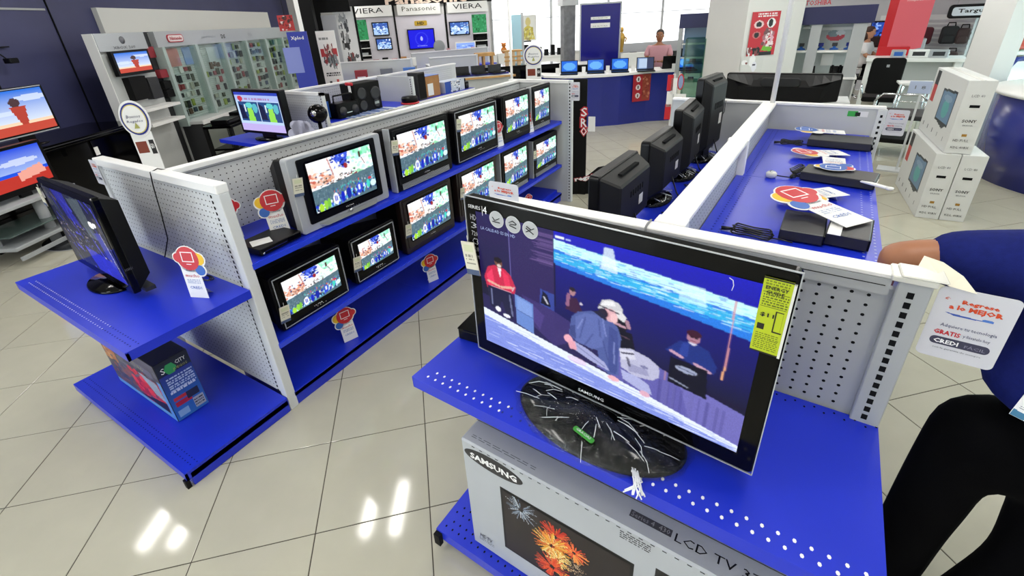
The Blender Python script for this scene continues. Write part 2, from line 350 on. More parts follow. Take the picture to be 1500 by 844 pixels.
for i in range(700):
    p = Vector((random.uniform(-6, 6), random.uniform(-.6, .6), random.uniform(0, 1.5))); s_ = .14; x = Vector((random.gauss(0, 1), random.gauss(0, 1), random.gauss(0, 1))).normalized(); y = x.orthogonal().normalized(); mb.quad(p-x*s_-y*s_, p+x*s_-y*s_, p+x*s_+y*s_, p-x*s_+y*s_)
mb.build('foliage', GREENLEAF, hd, kind='stuff')
for k, (u, v, c_, lab) in enumerate(((21.5, 11.9, 'b84838', 'small red car parked outside beyond the window'), (24.0, 8.0, 'c8b0b8', 'pale pinkish car parked outside beyond the window'))):
    t = thing('parked_car', lab, 'car', UV(u, v, -.03), UANG+R(-45)); MB().rbox(-1.9, 1.9, -.8, .8, .3, .85, .25, 'y').build('body', mat('car_'+c_, c_, .3), t, .05)
    MB().add([(-1.1, -.75, .85), (1.2, -.75, .85), (.8, -.65, 1.4), (-.7, -.65, 1.4), (-1.1, .75, .85), (1.2, .75, .85), (.8, .65, 1.4), (-.7, .65, 1.4)], [(0, 1, 2, 3), (7, 6, 5, 4), (0, 3, 7, 4), (1, 5, 6, 2), (3, 2, 6, 7)]).build('cabin', DGREY, t)
    for x_ in (-1.2, 1.2):
        for y_ in (-.82, .62): MB().lathe([(.3, 0), (.3, .2)], 16).build('wheel', BLKM, t).matrix_local = plane_M((x_, y_+.2, .3), FX, FZ)

# ------------------------------------------------------------------ ceiling lights
STRIP = mat('lamp_tube_glow', 'ffffff', .5, emit='fff8ee', estr=9)
def fixture(loc, rz, lab, n=2):
    t = thing('ceiling_light', lab, 'ceiling light', loc, rz, 'fluorescent fittings on the ceiling')
    f = MB().box(-.36, .36, -.32, .32, -.03, 0); f.build('frame', WMETB, t)
    for k in range(n):
        y = (k-(n-1)/2)*.34
        MB().tube([(-.33, y, -.055), (.33, y, -.055)], .022, 8).build('lamp_tube', STRIP, t)
        L = bpy.data.lights.new('lamp', 'AREA'); L.shape = 'RECTANGLE'; L.size = .66; L.size_y = .13; L.energy = LAMP_W; L.color = (1, .97, .93)
        lo = bpy.data.objects.new('lamp', L); COL.objects.link(lo); lo.parent = t; lo.location = (0, y, -.085)
k = 0
for a in range(-3, 4):
    for b_ in range(-2, 6):
        p = Vector((-1.12, 1.14, 0))+Vector((2.15, 1.35, 0)).normalized()*a*2.5+Vector((-1.35, 2.15, 0)).normalized()*b_*2.6
        q = p-T0; u, v = q.dot(UD), q.dot(VD)
        if not (-3.6 < u < 11.3 and -3.3 < v < 13.6): continue
        k += 1; fixture((p.x, p.y, CEILH), math.atan2(1.35, 2.15)+R(90), 'twin tube fluorescent fitting on the white ceiling')

# ================================================================== GONDOLAS
def peg(parent, x0, x1, z0, z1, y, face=-1, px=.034, pz=.030, r=.0040, ax='y', name='peg_hole'):
    v = []; f = []; nx = int((x1-x0)/px); nz = int((z1-z0)/pz)
    for i in range(nx+1):
        for j in range(nz+1):
            cx = x0+i*px; cz = z0+j*pz; n = len(v)
            for k in range(6):
                a = k*math.pi/3*(-face if ax == 'y' else face); p = (cx+r*math.cos(a), cz+r*math.sin(a)); v.append((p[0], y, p[1]) if ax == 'y' else ((y, p[0], p[1]) if ax == 'x' else (p[0], p[1], y)))
            f.append(tuple(range(n, n+6)))
    me = bpy.data.meshes.new(name); me.from_pydata(v, [], f); me.materials.append(HOLE); o = link(name, me, parent); o['kind'] = 'stuff'; return o
def perf(parent, x0, x1, y0, dy, z, m, p=.028, ax='x', r=.0045):
    v = []; f = []
    for rr_ in range(2):
        for i in range(int((x1-x0)/p)+1):
            cx = x0+i*p+(p/2 if rr_ else 0); cy = y0+rr_*dy; n = len(v)
            for k in range(6):
                a = k*math.pi/3; q = (cx+r*math.cos(a), cy+r*math.sin(a)*1.3); v.append((q[0], q[1], z) if ax == 'x' else (q[1], q[0], z))
            f.append(tuple(range(n, n+6)))
    me = bpy.data.meshes.new('perforation'); me.from_pydata(v, [], f); me.materials.append(m); o = link('perforation', me, parent); o['kind'] = 'stuff'
def slots(parent, x, y, z0, z1, face='y', w_=.013, h=.017, p=.029):
    v = MB()
    z = z0
    while z < z1:
        if face == 'y': v.add([(x-w_/2, y, z), (x+w_/2, y, z), (x+w_/2, y, z+h), (x-w_/2, y, z+h)], [(0, 1, 2, 3)])
        else: v.add([(x, y-w_/2, z), (x, y+w_/2, z), (x, y+w_/2, z+h), (x, y-w_/2, z+h)], [(0, 1, 2, 3)])
        z += p
    return v.build('slot', HOLE, parent, kind='stuff')
def shelf(parent, x0, x1, y0, y1, z, t=.035, name='shelf', lip='y0', bevel=.004):
    """thin steel tray with a turned-down front lip, under-side open"""
    mb = MB().box(x0, x1, y0, y1, z-.006, z)
    if lip == 'y0': mb.box(x0, x1, y0, y0+.012, z-t, z-.006)
    if lip == 'x1': mb.box(x1-.012, x1, y0, y1, z-t, z-.006)
    if lip == 'x0': mb.box(x0, x0+.012, y0, y1, z-t, z-.006)
    for a, b_ in (((x0, x0+.003), (y0, y1)), ((x1-.003, x1), (y0, y1))): mb.box(*a, *b_, z-t, z-.006)
    return mb.build(name, BLUE, parent)
W = 1.31; H = 1.38
def end_panel(p, y, face=-1, x0=-W, x1=0, t=.035):
    bxo('end_panel', WMET, p, x0+.03, x1-.05, y-t/2+.006, y+t/2-.006, .1, H-.02)
    bxo('top_rail', WMETB, p, x0, x1, y-t/2-.012, y+t/2+.012, H-.045, H, .004)
    bxo('upright', WMET, p, x1-.055, x1, y-t/2-.008, y+t/2+.008, 0, H-.045, .003)
    bxo('upright', WMET, p, x0, x0+.04, y-t/2-.008, y+t/2+.008, 0, H-.045, .003)
gl = thing('display_gondola', 'white pegboard gondola with blue shelves holding two rows of tube televisions', 'shelving', (0, 0, 0))
end_panel(gl, .0)
peg(gl, -W+.06, -.08, .14, H-.07, -.0185+.005, -1)
slots(gl, -.068, -.0275, .12, H-.06)
shelf(gl, -W, 0, -.58, -.03, .825, .045); perf(gl, -W+.09, -.30, -.545, .026, .8258, WINK, .024, r=.0028); perf(gl, -.30, -.03, -.545, .026, .8258, HOLE, .024, r=.0028)  # white discs: light showing through the holes, painted on
mb = MB().box(-W, 0, -.57, -.03, .0, .085); shelf(gl, -W, 0, -.59, -.03, .10, .05, 'base_shelf'); perf(gl, -W+.03, -.03, -.545, .026, .1008, HOLE, .024, r=.0028)
mb.build('base_plinth', BLUE, gl, .003)
bxo('foot', BLKM, gl, -.03, -.005, -.60, -.58, 0, .05)
# long side wall
GL = 3.71
bxo('back_panel', WMET, gl, -.56, -.53, .02, GL, .1, H-.03)
bxo('top_rail', WMETB, gl, -.575, -.515, .02, GL, H-.03, H, .004)
bxo('rail_seam', GINK, gl, -.514, -.5135, .02, GL, H-.04, H-.035)
peg(gl, .05, GL-.05, .96, H-.06, -.5295, 1, ax='x', px=.036, pz=.032, r=.0040)
for y0_, y1_ in ((.02, 1.24), (1.242, 2.46), (2.462, GL-.02)):
    for z_ in (.95, .45):
        shelf(gl, -.53, -.005, y0_, y1_, z_, .035, lip='x1')
        pr = bxo('price_rail', mat('blue_price_rail', '2a44e0', .25), gl, -.005, .004, y0_, y1_, z_-.033, z_-.003)
    shelf(gl, -.53, .0, y0_, y1_, .10, .03, 'base_shelf', lip='x1')
    bxo('base_plinth', BLUE, gl, -.53, -.01, y0_, y1_, 0, .09)
# far end panel
bxo('end_panel', LGREY, gl, -.66, .08, GL-.015, GL+.015, 0, H-.01)
bxo('upright', WMET, gl, .08, .125, GL-.022, GL+.022, 0, H, .003); slots(gl, .1, GL-.023, .04, H-.04, p=.035)
bxo('top_rail', WMETB, gl, -.66, .08, GL-.025, GL+.025, H-.03, H)
bxo('base_shelf', BLUE, gl, -.4, -.06, GL-.45, GL-.02, .1, .13)
# black mass of the second half of the gondola behind the far panel
gr = thing('display_gondola', 'white pegboard gondola with the large flat television on its blue end shelf', 'shelving', R0, RANG)
def OR(*a, **k): return a
RWX = .657; RL = 2.43
bxo('end_panel', GMET, gr, .03, W-.068, -.012, .012, .1, H-.05); bxo('top_rail', WMETB, gr, 0, W-.08, -.03, .03, H-.014, H, .003); bxo('rail_front', GMET, gr, 0, W-.08, -.03, -.024, H-.06, H-.014)
bxo('end_panel_joint', HOLE, gr, 0, W-.09, -.031, -.0295, H-.034, H-.032)
bxo('upright', GMET, gr, W-.068, W, -.035, .02, 0, H-.01, .003); bxo('upright', WMET, gr, 0, .03, -.03, .02, 0, H-.02, .003)
bxo('top_cap', mat('clear_plastic_cap', 'dcdcd4', .2), gr, W-.085, W+.005, -.045, .03, H-.01, H+.006, .003)
slots(gr, W-.038, -.0356, .92, H-.03, w_=.014, h=.018, p=.029)
peg(gr, .05, W-.080, .93, H-.075, -.0125, -1, px=.037, pz=.031, r=.0050)
shelf(gr, 0, W, -.563, -.02, .906, .045); 
pf = [i for i in range(3)]
perf(gr, .05, .36, -.535, .028, .9068, WINK, .033, r=.0042); perf(gr, .36, .72, -.535, .028, .9068, mat('blue_shadow_hole', '1c2a86', .6), .033, r=.0038); perf(gr, .73, 1.29, -.535, .028, .9068, WINK, .033, r=.0044)  # holes painted white where light comes through, dark blue where shaded
perf(gr, .03, 1.29, -.05, .014, .9068, HOLE, .05, r=.003)
shelf(gr, 0, W, -.58, -.02, .10, .05, 'base_shelf'); perf(gr, .03, 1.2, -.55, .03, .1008, HOLE, .033, r=.004); perf(gr, .03, 1.2, -.48, .03, .1008, HOLE, .033, r=.004)
bxo('foot', BLKM, gr, 0, .03, -.60, -.58, .03, .09); bxo('base_plinth', BLUE, gr, .02, W-.02, -.54, -.02, 0, .06)
# middle wall, two sides
bxo('back_panel', LGREY, gr, RWX-.015, RWX+.015, .03, RL, .1, H-.01); bxo('top_rail', WMETB, gr, RWX-.045, RWX+.045, .03, RL, H-.02, H+.002, .004)
bxo('upright', WMETB, gr, RWX-.05, RWX+.05, .03, .09, .1, H+.004, .003); bxo('upright', WMETB, gr, RWX-.05, RWX+.05, 1.22, 1.27, .1, H+.004, .003)
peg(gr, .12, RL-.04, 1.22, H-.03, RWX+.0158, 1, ax='x', px=.035, pz=.026, r=.0036)
for y0_, y1_ in ((.03, 1.23), (1.232, RL-.02)):
    shelf(gr, RWX+.02, 1.27, y0_, y1_, 1.2, .04, lip='x1'); perf(gr, y0_+.04, y1_-.04, RWX+.06, .03, 1.2008, HOLE, .03, ax='y', r=.003)
    perf(gr, y0_+.04, y1_-.04, 1.215, .035, 1.2008, mat('painted_lit_hole', 'c8d0f0', .4), .03, ax='y', r=.0034)  # pale discs paint the light seen through these holes
    shelf(gr, .03, RWX-.02, y0_, y1_, 1.0, .04, lip='x0'); perf(gr, y0_+.04, y1_-.04, .05, .03, 1.0008, HOLE, .03, ax='y', r=.003)
    for z_ in (.5, .1): shelf(gr, RWX+.02, 1.27, y0_, y1_, z_, .04, lip='x1'); shelf(gr, .03, RWX-.02, y0_, y1_, z_, .04, lip='x0')
# far panel
bxo('end_panel', LGREY, gr, -.02, W, RL, RL+.03, .02, H-.01); bxo('top_rail', WMETB, gr, -.02, W+.01, RL-.01, RL+.04, H-.015, H+.003, .003)
bxo('upright', WMET, gr, W-.03, W+.02, RL-.01, RL+.035, 0, H-.015, .003); slots(gr, W-.005, RL-.011, .3, H-.05, p=.035)
MB().tube([(RWX+.02, RL-.03, H), (RWX+.02, RL-.03, CEILH)], .016, 10).build('support_pole', WMETB, gr)
lab_ = MB().box(W-.17, W-.12, RL-.0145, RL-.012, H-.075, H-.03); 
picture(gr, Cv(16, 10, 'e8e8e8').rect(0, 0, .5, 1, '38a848').rect(.35, .2, .6, .9, '101410'), (W-.13, RL-.001, H-.05), FX, FZ, .11, .035, name='sticker')

# ================================================================== TUBE TELEVISIONS
def crt_picture(hue=0):
    c = Cv(120, 92, 'f6f8fa')
    c.speck(0, .05, 1, .5, ['ffffff', 'f4e8e0', 'e4f4fa'], 60, .06, .7)
    c.poly([(.36, 0), (.62, 0), (.58, .2), (.52, .3), (.44, .22)], '3c58d8').speck(.34, .0, .62, .26, ['2a48d0', '1c34b0', '7a98f0', 'f0f4ff', '101c60'], 60, .02)
    c.poly([(.66, 0), (.98, 0), (.95, .12), (.72, .2)], '9cecc8').speck(.62, .0, 1, .5, ['58d890', 'a8f0d8', 'c0f4f8', 'f4ffff'], 60, .03, .7)
    c.speck(.0, .22, .34, .5, ['e08860', 'c85840', 'f0b898', 'f8dccc', '2c3870'], 60, .025, .9); c.poly([(0, .45), (.25, .32), (.36, .42), (.2, .5)], 'e8a888', .8)
    c.line(.30, .02, .34, .36, .010, 'b85848', .8); c.ell(.55, .26, .03, .055, '982830').ell(.80, .13, .02, .065, '4a2c28').line(.82, .2, .86, .34, .007, '806058')
    c.speck(.1, .38, .7, .52, ['181c24', '2a3440', 'e8e8e8', '883028', '605048'], 70, .014)
    c.poly([(0, .55), (1, .46), (1, 1), (0, 1)], '56727e')
    c.speck(0, .56, 1, .80, ['66838f', '48646f', '7890a0', '445c74'], 260, .010, .7, 2.2)
    c.speck(.3, .62, 1, .84, ['2c50b8', '4878c8', 'c8d8e8', 'd85848', '48b8b8'], 90, .010, .9, 2.6)
    for i in range(150): x = RNG.rand(); y = 1-.16*RNG.rand()-.10*x; c.ell(x, y, .012, .035, ['2440c8', '1830a8', '3858e0', 'a8dcf8', 'f0f4fc', '60c0e8', '141c50'][RNG.randint(7)])
    c.ell(.08, .93, .035, .09, 'a8dc38').ell(.15, .90, .03, .10, '90d040').ell(.20, .88, .025, .10, '78c040').ell(.31, .85, .045, .12, 'f2f4fc').line(.30, .79, .30, .9, .008, '2840c0').line(.325, .8, .325, .9, .008, '2840c0')
    c.ell(.42, .86, .03, .11, '1828c0').ell(.52, .84, .04, .12, '1828a0').ell(.70, .82, .045, .12, '3048d0').ell(.70, .8, .02, .06, 'e0e8fc').ell(.86, .80, .03, .09, '48d0c0').ell(.90, .69, .03, .03, 'c83848').ell(.95, .82, .05, .07, 'd8f4f4')
    return c.blur().noise(.12)
CRTCV = crt_picture(); CRTCV2 = crt_picture()
def crt(lab, y0, y1, z, h, style, x=-.07, sx=None, badge='', tagc=None, rz=0, cv=CRTCV, depth=.42):
    """tube television; local x runs along its width, it faces local -y"""
    w_ = y1-y0; t = thing('tube_television', lab, 'television', (x, (y0+y1)/2, z), R(90)+rz, 'tube televisions on the blue shelves')
    S = {'silver': (SILV, BLK), 'black': (BLK, BLK), 'brown': (BROWNB, BROWNB), 'silverside': (BLK, BLK), 'line': (BLK, BLKG)}[style]
    side = .055 if style == 'silver' else .022
    bot = .07 if h > .36 else .055; top = .03
    fr = MB().rbox(-w_/2, w_/2, 0, .055, 0, h, .018, 'y'); fr.build('front_frame', S[0], t, .004)
    ins = MB().rbox(-w_/2+side, w_/2-side, -.006, .01, bot*.62, h-top*.55, .012, 'y'); ins.build('bezel', S[1], t, .002)
    # housing tapering to the back
    hx = w_/2-.01; hz = h-.01; bx_ = w_*.27
    hb = MB().add([(-hx, .05, .012), (hx, .05, .012), (hx, .05, hz), (-hx, .05, hz), (-hx*.94, .16, .012), (hx*.94, .16, .012), (hx*.94, .16, hz*.97), (-hx*.94, .16, hz*.97),
                   (-bx_, depth, .03), (bx_, depth, .03), (bx_, depth, hz*.72), (-bx_, depth, hz*.72)],
                  [(0, 1, 5, 4), (1, 2, 6, 5), (2, 3, 7, 6), (3, 0, 4, 7), (4, 5, 9, 8), (5, 6, 10, 9), (6, 7, 11, 10), (7, 4, 8, 11), (8, 9, 10, 11)])
    hb.build('housing', BLKM, t, .006)
    sw = w_-2*side-(.075 if style != 'silver' else .10); sh = h-bot-top-.045
    scz = bot+(h-bot-top)/2+.004
    MB().rbox(-sw/2-.012, sw/2+.012, -.0085, -.004, scz-sh/2-.012, scz+sh/2+.012, .02, 'y').build('screen_surround', BLKG, t)
    key = (round(sw, 2), round(sh, 2))
    picture(t, cv, (0, -.009, scz), FX, FZ, sw, sh, SCREEN, 'screen', bulge=.006)
    if style == 'silver':
        MB().add([(-w_*.34, -.001, .03), (w_*.34, -.001, .03), (w_*.28, -.028, .012), (-w_*.28, -.028, .012), (-w_*.34, .02, 0), (w_*.34, .02, 0)], [(0, 3, 2, 1), (3, 4, 5, 2), (0, 1, 2, 3), (0, 4, 3), (1, 2, 5)]).build('speaker_bar', SILV, t)
        MB().lathe([(.012, 0), (.012, .004)], 12).build('power_button', CHROME, t).matrix_local = plane_M((0, -.012, .035), FX, FZ)
    elif style in ('silverside',):
        g = MB()
        for q in range(5): g.box(-w_*.42, w_*.42, -.010+q*.001, -.004, .006+q*.009, .010+q*.009)
        g.build('speaker_grille', SILV, t)
        bxo('side_trim', SILV, t, -w_/2-.004, -w_/2+.006, -.002, .05, 0, h)
    elif style == 'line':
        g = MB(); e = .014
        for a in ((-w_/2+e, -w_/2+e+.005, e, h-e), (w_/2-e-.005, w_/2-e, e, h-e), (-w_/2+e, w_/2-e, h-e-.005, h-e), (-w_/2+e, w_/2-e, e, e+.004)): g.box(a[0], a[1], -.0075, -.003, a[2], a[3])
        g.build('silver_trim_line', SILV, t)
    bt = MB()
    for q in range(4): bt.box(-.05+q*.02+w_*.08, -.043+q*.02+w_*.08, -.0105, -.006, bot*.66+.002, bot*.66+.007)
    bt.build('button', CHROME if style != 'brown' else DGREY, t, kind=None)
    text(t, badge or 'ULTRA', (0, -.0095, bot*.9+.003), FX, FZ, .008, WINK, 'badge', width=.06)
    if tagc: hangtag((-w_/2+tagc[0], -.012, tagc[1]), t)
    return t
def hangtag(loc, tv, ang=8, w_=.06, h=.1, note='card tag hung from the corner of the television'):
    M = tv.matrix_basis @ Matrix.Translation(loc) @ Matrix.Rotation(R(ang), 4, 'Y')
    g = thing('price_tag', TAGLAB.pop(0), 'price tag', (0, 0, 0), group='paper tags hanging on the tube televisions'); g.matrix_basis = M
    MB().box(-w_/2, w_/2, -.004, -.002, -h, 0).build('tag_card', mat('cream_paper', 'dcd8c4', .6), g)
    picture(g, Cv(14, 24, 'dcd8c4').rect(.15, .1, .85, .3, 'c8d0a0', .6).writing(.15, .35, .85, .7, 3, '787868').rect(0, .85, 1, 1, '4a5878'), (0, -.0042, -h/2), FX, FZ, w_, h)
    MB().tube([(0, -.001, 0), (0, 0, .02)], .0012, 4).build('string', WHITE, g)
TAGLAB = ['cream paper tag on the big silver television at the near end of the upper shelf', 'white paper tag on the second television of the upper shelf',
          'white paper tag on the third television of the upper shelf', 'white paper tag on the nearest television of the lower shelf',
          'white paper tag on the small second television of the lower shelf', 'white paper tag on the brown third television of the lower shelf', 'white paper tag on the fourth television of the lower shelf',
          'small white paper tag on the farthest television of the lower shelf', 'cream paper tag on the left corner of the large flat television', 'cream paper tag on the corner of the flat television on the left end shelf']
crt('large silver-framed tube television at the near end of the upper shelf', .36, 1.035, .955, .435, 'silver', badge='ULTRA', tagc=(.035, .33), x=-.035)
crt('black tube television with a ribbed silver bottom strip, second on the upper shelf', 1.12, 1.745, .955, .435, 'silverside', tagc=(.03, .36), x=-.04)
crt('black tube television with rounded housing, third on the upper shelf', 1.825, 2.45, .955, .425, 'line', tagc=(.05, .36), x=-.05)
crt('black tube television, fourth on the upper shelf, just past the red bubble card', 2.53, 3.06, .955, .43, 'black', x=-.05)
crt('black tube television at the far end of the upper shelf', 3.09, 3.52, .955, .43, 'silverside', x=-.05)
crt('black tube television with white outline at the near end of the lower shelf', .10, .585, .455, .345, 'line', tagc=(.035, .16), x=-.06, cv=CRTCV2)
crt('small black tube television with white outline, second on the lower shelf', .65, 1.055, .465, .32, 'line', tagc=(.03, .2), x=-.06, cv=CRTCV2)
crt('large brown-black tube television, third on the lower shelf', 1.14, 1.72, .455, .43, 'brown', tagc=(.035, .24), x=-.06)
crt('wide black tube television, fourth on the lower shelf, partly behind the large flat screen', 1.80, 2.40, .455, .44, 'brown', x=-.06, tagc=(.05, .3))
crt('tube television with silver side strips, fifth on the lower shelf', 2.455, 3.0, .455, .44, 'silverside', x=-.05)
crt('tube television at the far end of the lower shelf', 3.08, 3.66, .455, .40, 'silverside', x=-.04, tagc=(.02, .3))

# ================================================================== PROMOTION CARDS
def bubble_card(loc, rz, h, lab, tilt=12, flip=1, grp='bubble topped price cards', cols=None):
    c1, c2, c3, c4 = cols or (RED, YEL, BPR, RED)
    """cut-out card: red, yellow and blue bubbles above a white sheet; faces local -y, h = whole height"""
    t = thing('price_card', lab, 'price card', loc, rot=(R(-tilt), 0, rz), group=grp); k = h/.25
    MB().add([(-.045*k, -.001, 0), (.05*k, -.001, 0), (.04*k, -.001, .15*k), (-.05*k, -.001, .15*k), (-.045*k, .001, 0), (.05*k, .001, 0), (.04*k, .001, .15*k), (-.05*k, .001, .15*k)],
             [(0, 1, 2, 3), (7, 6, 5, 4), (0, 4, 5, 1), (1, 5, 6, 2), (2, 6, 7, 3), (3, 7, 4, 0)]).build('card_sheet', WHITE, t)
    for nm, m, cx, cz, r in (('white_outline', WHITE, 0, .185, .062), ('white_outline', WHITE, -.052*flip, .185, .034), ('white_outline', WHITE, -.048*flip, .135, .03), ('white_outline', WHITE, .05*flip, .19, .027)):
        o = MB().prism(ell(cx*k, cz*k, r*k, r*k), -.001, .001).build(nm, m, t); o.matrix_local = plane_M((0, 0, 0), FX, FZ)
    for nm, m, cx, cz, r, z in (('main_bubble', c1, 0, .188, .055, .0016), ('second_bubble', c2, -.052*flip, .187, .028, .0014), ('third_bubble', c3, -.048*flip, .135, .024, .0015), ('small_bubble', c4, .05*flip, .19, .021, .0013)):
        o = MB().prism(ell(cx*k, cz*k, r*k, r*k), 0, z).build(nm, m, t); o.matrix_local = plane_M((0, -.001, 0), FX, FZ)
    g = MB()
    for a in ((-.03, .03, .215, .219), (-.03, .03, .172, .176), (-.03, -.026, .172, .219), (.026, .03, .172, .219), (-.012, .012, .160, .163)): g.box(a[0]*k, a[1]*k, -.0032, -.0022, a[2]*k, a[3]*k)
    g.build('screen_symbol', WINK, t)
    text(t, 'mucho', (-.0, -.0012, .108*k), FX, FZ, .016*k, RED, width=.07*k); text(t, 'Promoción', (0, -.0012, .132*k), FX, FZ, .01*k, NINK, width=.05*k)
    text(t, 'CREDI', (.0, -.0012, .05*k), FX, FZ, .013*k, BPR, width=.06*k); picture(t, Cv(24, 10, 'f0f0ee').writing(.05, .05, .95, .95, 3, '5a78b0', .6), (0, -.001, .08*k), FX, FZ, .075*k, .025*k, name='small_print')
    MB().add([(-.03*k, .001, .06*k), (.03*k, .001, .06*k), (.03*k, .05*k, .002), (-.03*k, .05*k, .002)], [(0, 1, 2, 3)]).build('stand_flap', WHITE, t)
    return t
bubble_card((-.17, .31, .952), R(62), .27, 'large red bubble price card beside the silver television on the upper shelf', 14)
bubble_card((-.045, 2.475, .952), R(80), .235, 'red bubble price card between the third and fourth televisions of the upper shelf', 6)
bubble_card((-.045, 3.075, .952), R(80), .2, 'red bubble price card between the two farthest televisions of the upper shelf', 6)
bubble_card((-.08, .52, .102), R(72), .255, 'red bubble price card on the bottom shelf, the nearer one', 4)
bubble_card((-.07, 1.38, .102), R(72), .245, 'red bubble price card on the bottom shelf, under the brown television', 4)
bubble_card((-.07, 3.02, .102), R(75), .2, 'red bubble price card on the far part of the bottom shelf', 4)
bubble_card((-.165, -.19, .827), R(20), .28, 'red bubble price card standing beside the flat television on the left end shelf', 5, -1)
bubble_card((-.40, .17, .952), R(50), .24, 'blue and white card at the very near end of the upper shelf', 10)

# set-top box with a paper on the upper shelf
t = thing('disc_player', 'thin black disc player with white paper on top, near end of the upper shelf', 'disc player', (-.125, .21, .952), R(90)+R(4))
MB().rbox(-.13, .13, -.1, .1, .006, .042, .012).build('case', BLK, t, .003); bxo('front_strip', CHROME, t, -.11, .03, -.1025, -.099, .02, .024)
bxo('drawer', BLKG, t, .04, .12, -.103, -.099, .014, .036); bxo('foot', BLKM, t, -.1, -.08, -.08, -.06, 0, .006); bxo('foot', BLKM, t, .08, .1, -.08, -.06, 0, .006)
MB().lathe([(.006, 0), (.006, .003)], 10).build('power_button', CHROME, t).matrix_local = plane_M((-.115, -.103, .018), FX, FZ)
p_ = thing('folded_leaflet', 'folded white leaflet lying on the thin black disc player', 'leaflet', (-.1, .15, .996), R(70)); MB().add([(-.05, -.035, 0), (.05, -.035, .0), (.05, .035, .004), (-.05, .035, .006), (0, 0, .008)], [(0, 1, 4), (1, 2, 4), (2, 3, 4), (3, 0, 4), (0, 3, 2, 1)]).build('sheet', WHITE, p_)

# ================================================================== FLAT TELEVISIONS
def flat_tv(name, lab, loc, rz, w_, h, d, bez, cv, stand=None, z0=.06, m=BLKG, chin=None, parent_grp=None, sm=None, rim=True):
    """local origin at the middle of the stand on the shelf, screen faces local -y"""
    t = thing(name, lab, 'television', loc, rz, parent_grp); chin = chin or bez
    MB().rbox(-w_/2, w_/2, -.02, .012, z0, z0+h, .014, 'y').build('front_frame', m, t, .004)
    MB().add([(-w_/2+.01, .01, z0+.01), (w_/2-.01, .01, z0+.01), (w_/2-.01, .01, z0+h-.01), (-w_/2+.01, .01, z0+h-.01), (-w_/2+.05, d, z0+.06), (w_/2-.05, d, z0+.06), (w_/2-.05, d, z0+h-.05), (-w_/2+.05, d, z0+h-.05)],
             [(0, 1, 5, 4), (1, 2, 6, 5), (2, 3, 7, 6), (3, 0, 4, 7), (4, 5, 6, 7)]).build('back_cover', BLKM, t)
    if rim:
        r_ = MB(); e = .0015
        for a in ((-w_/2-e, w_/2+e, z0+h-.001, z0+h+.0015), (-w_/2-e, -w_/2+.001, z0, z0+h), (w_/2-.001, w_/2+e, z0, z0+h), (-w_/2, w_/2, z0-.0015, z0+.001)): r_.box(a[0], a[1], -.021, -.017, a[2], a[3])
        r_.build('clear_rim', SILV, t)
    picture(t, cv, (0, -.0205, z0+chin+(h-chin-bez)/2), FX, FZ, w_-2*bez, h-chin-bez, sm or SCREEN, 'screen')
    bxo('stand_neck', BLK, t, -.05, .05, -.005, .03, .012, z0+.06)
    if stand: MB().lathe([(stand[0]*.5, 0), (stand[0]*.5, .006), (stand[0]*.47, .014), (.01, .018)], 36, sy=stand[1]/stand[0]).build('stand_base', m, t)
    return t
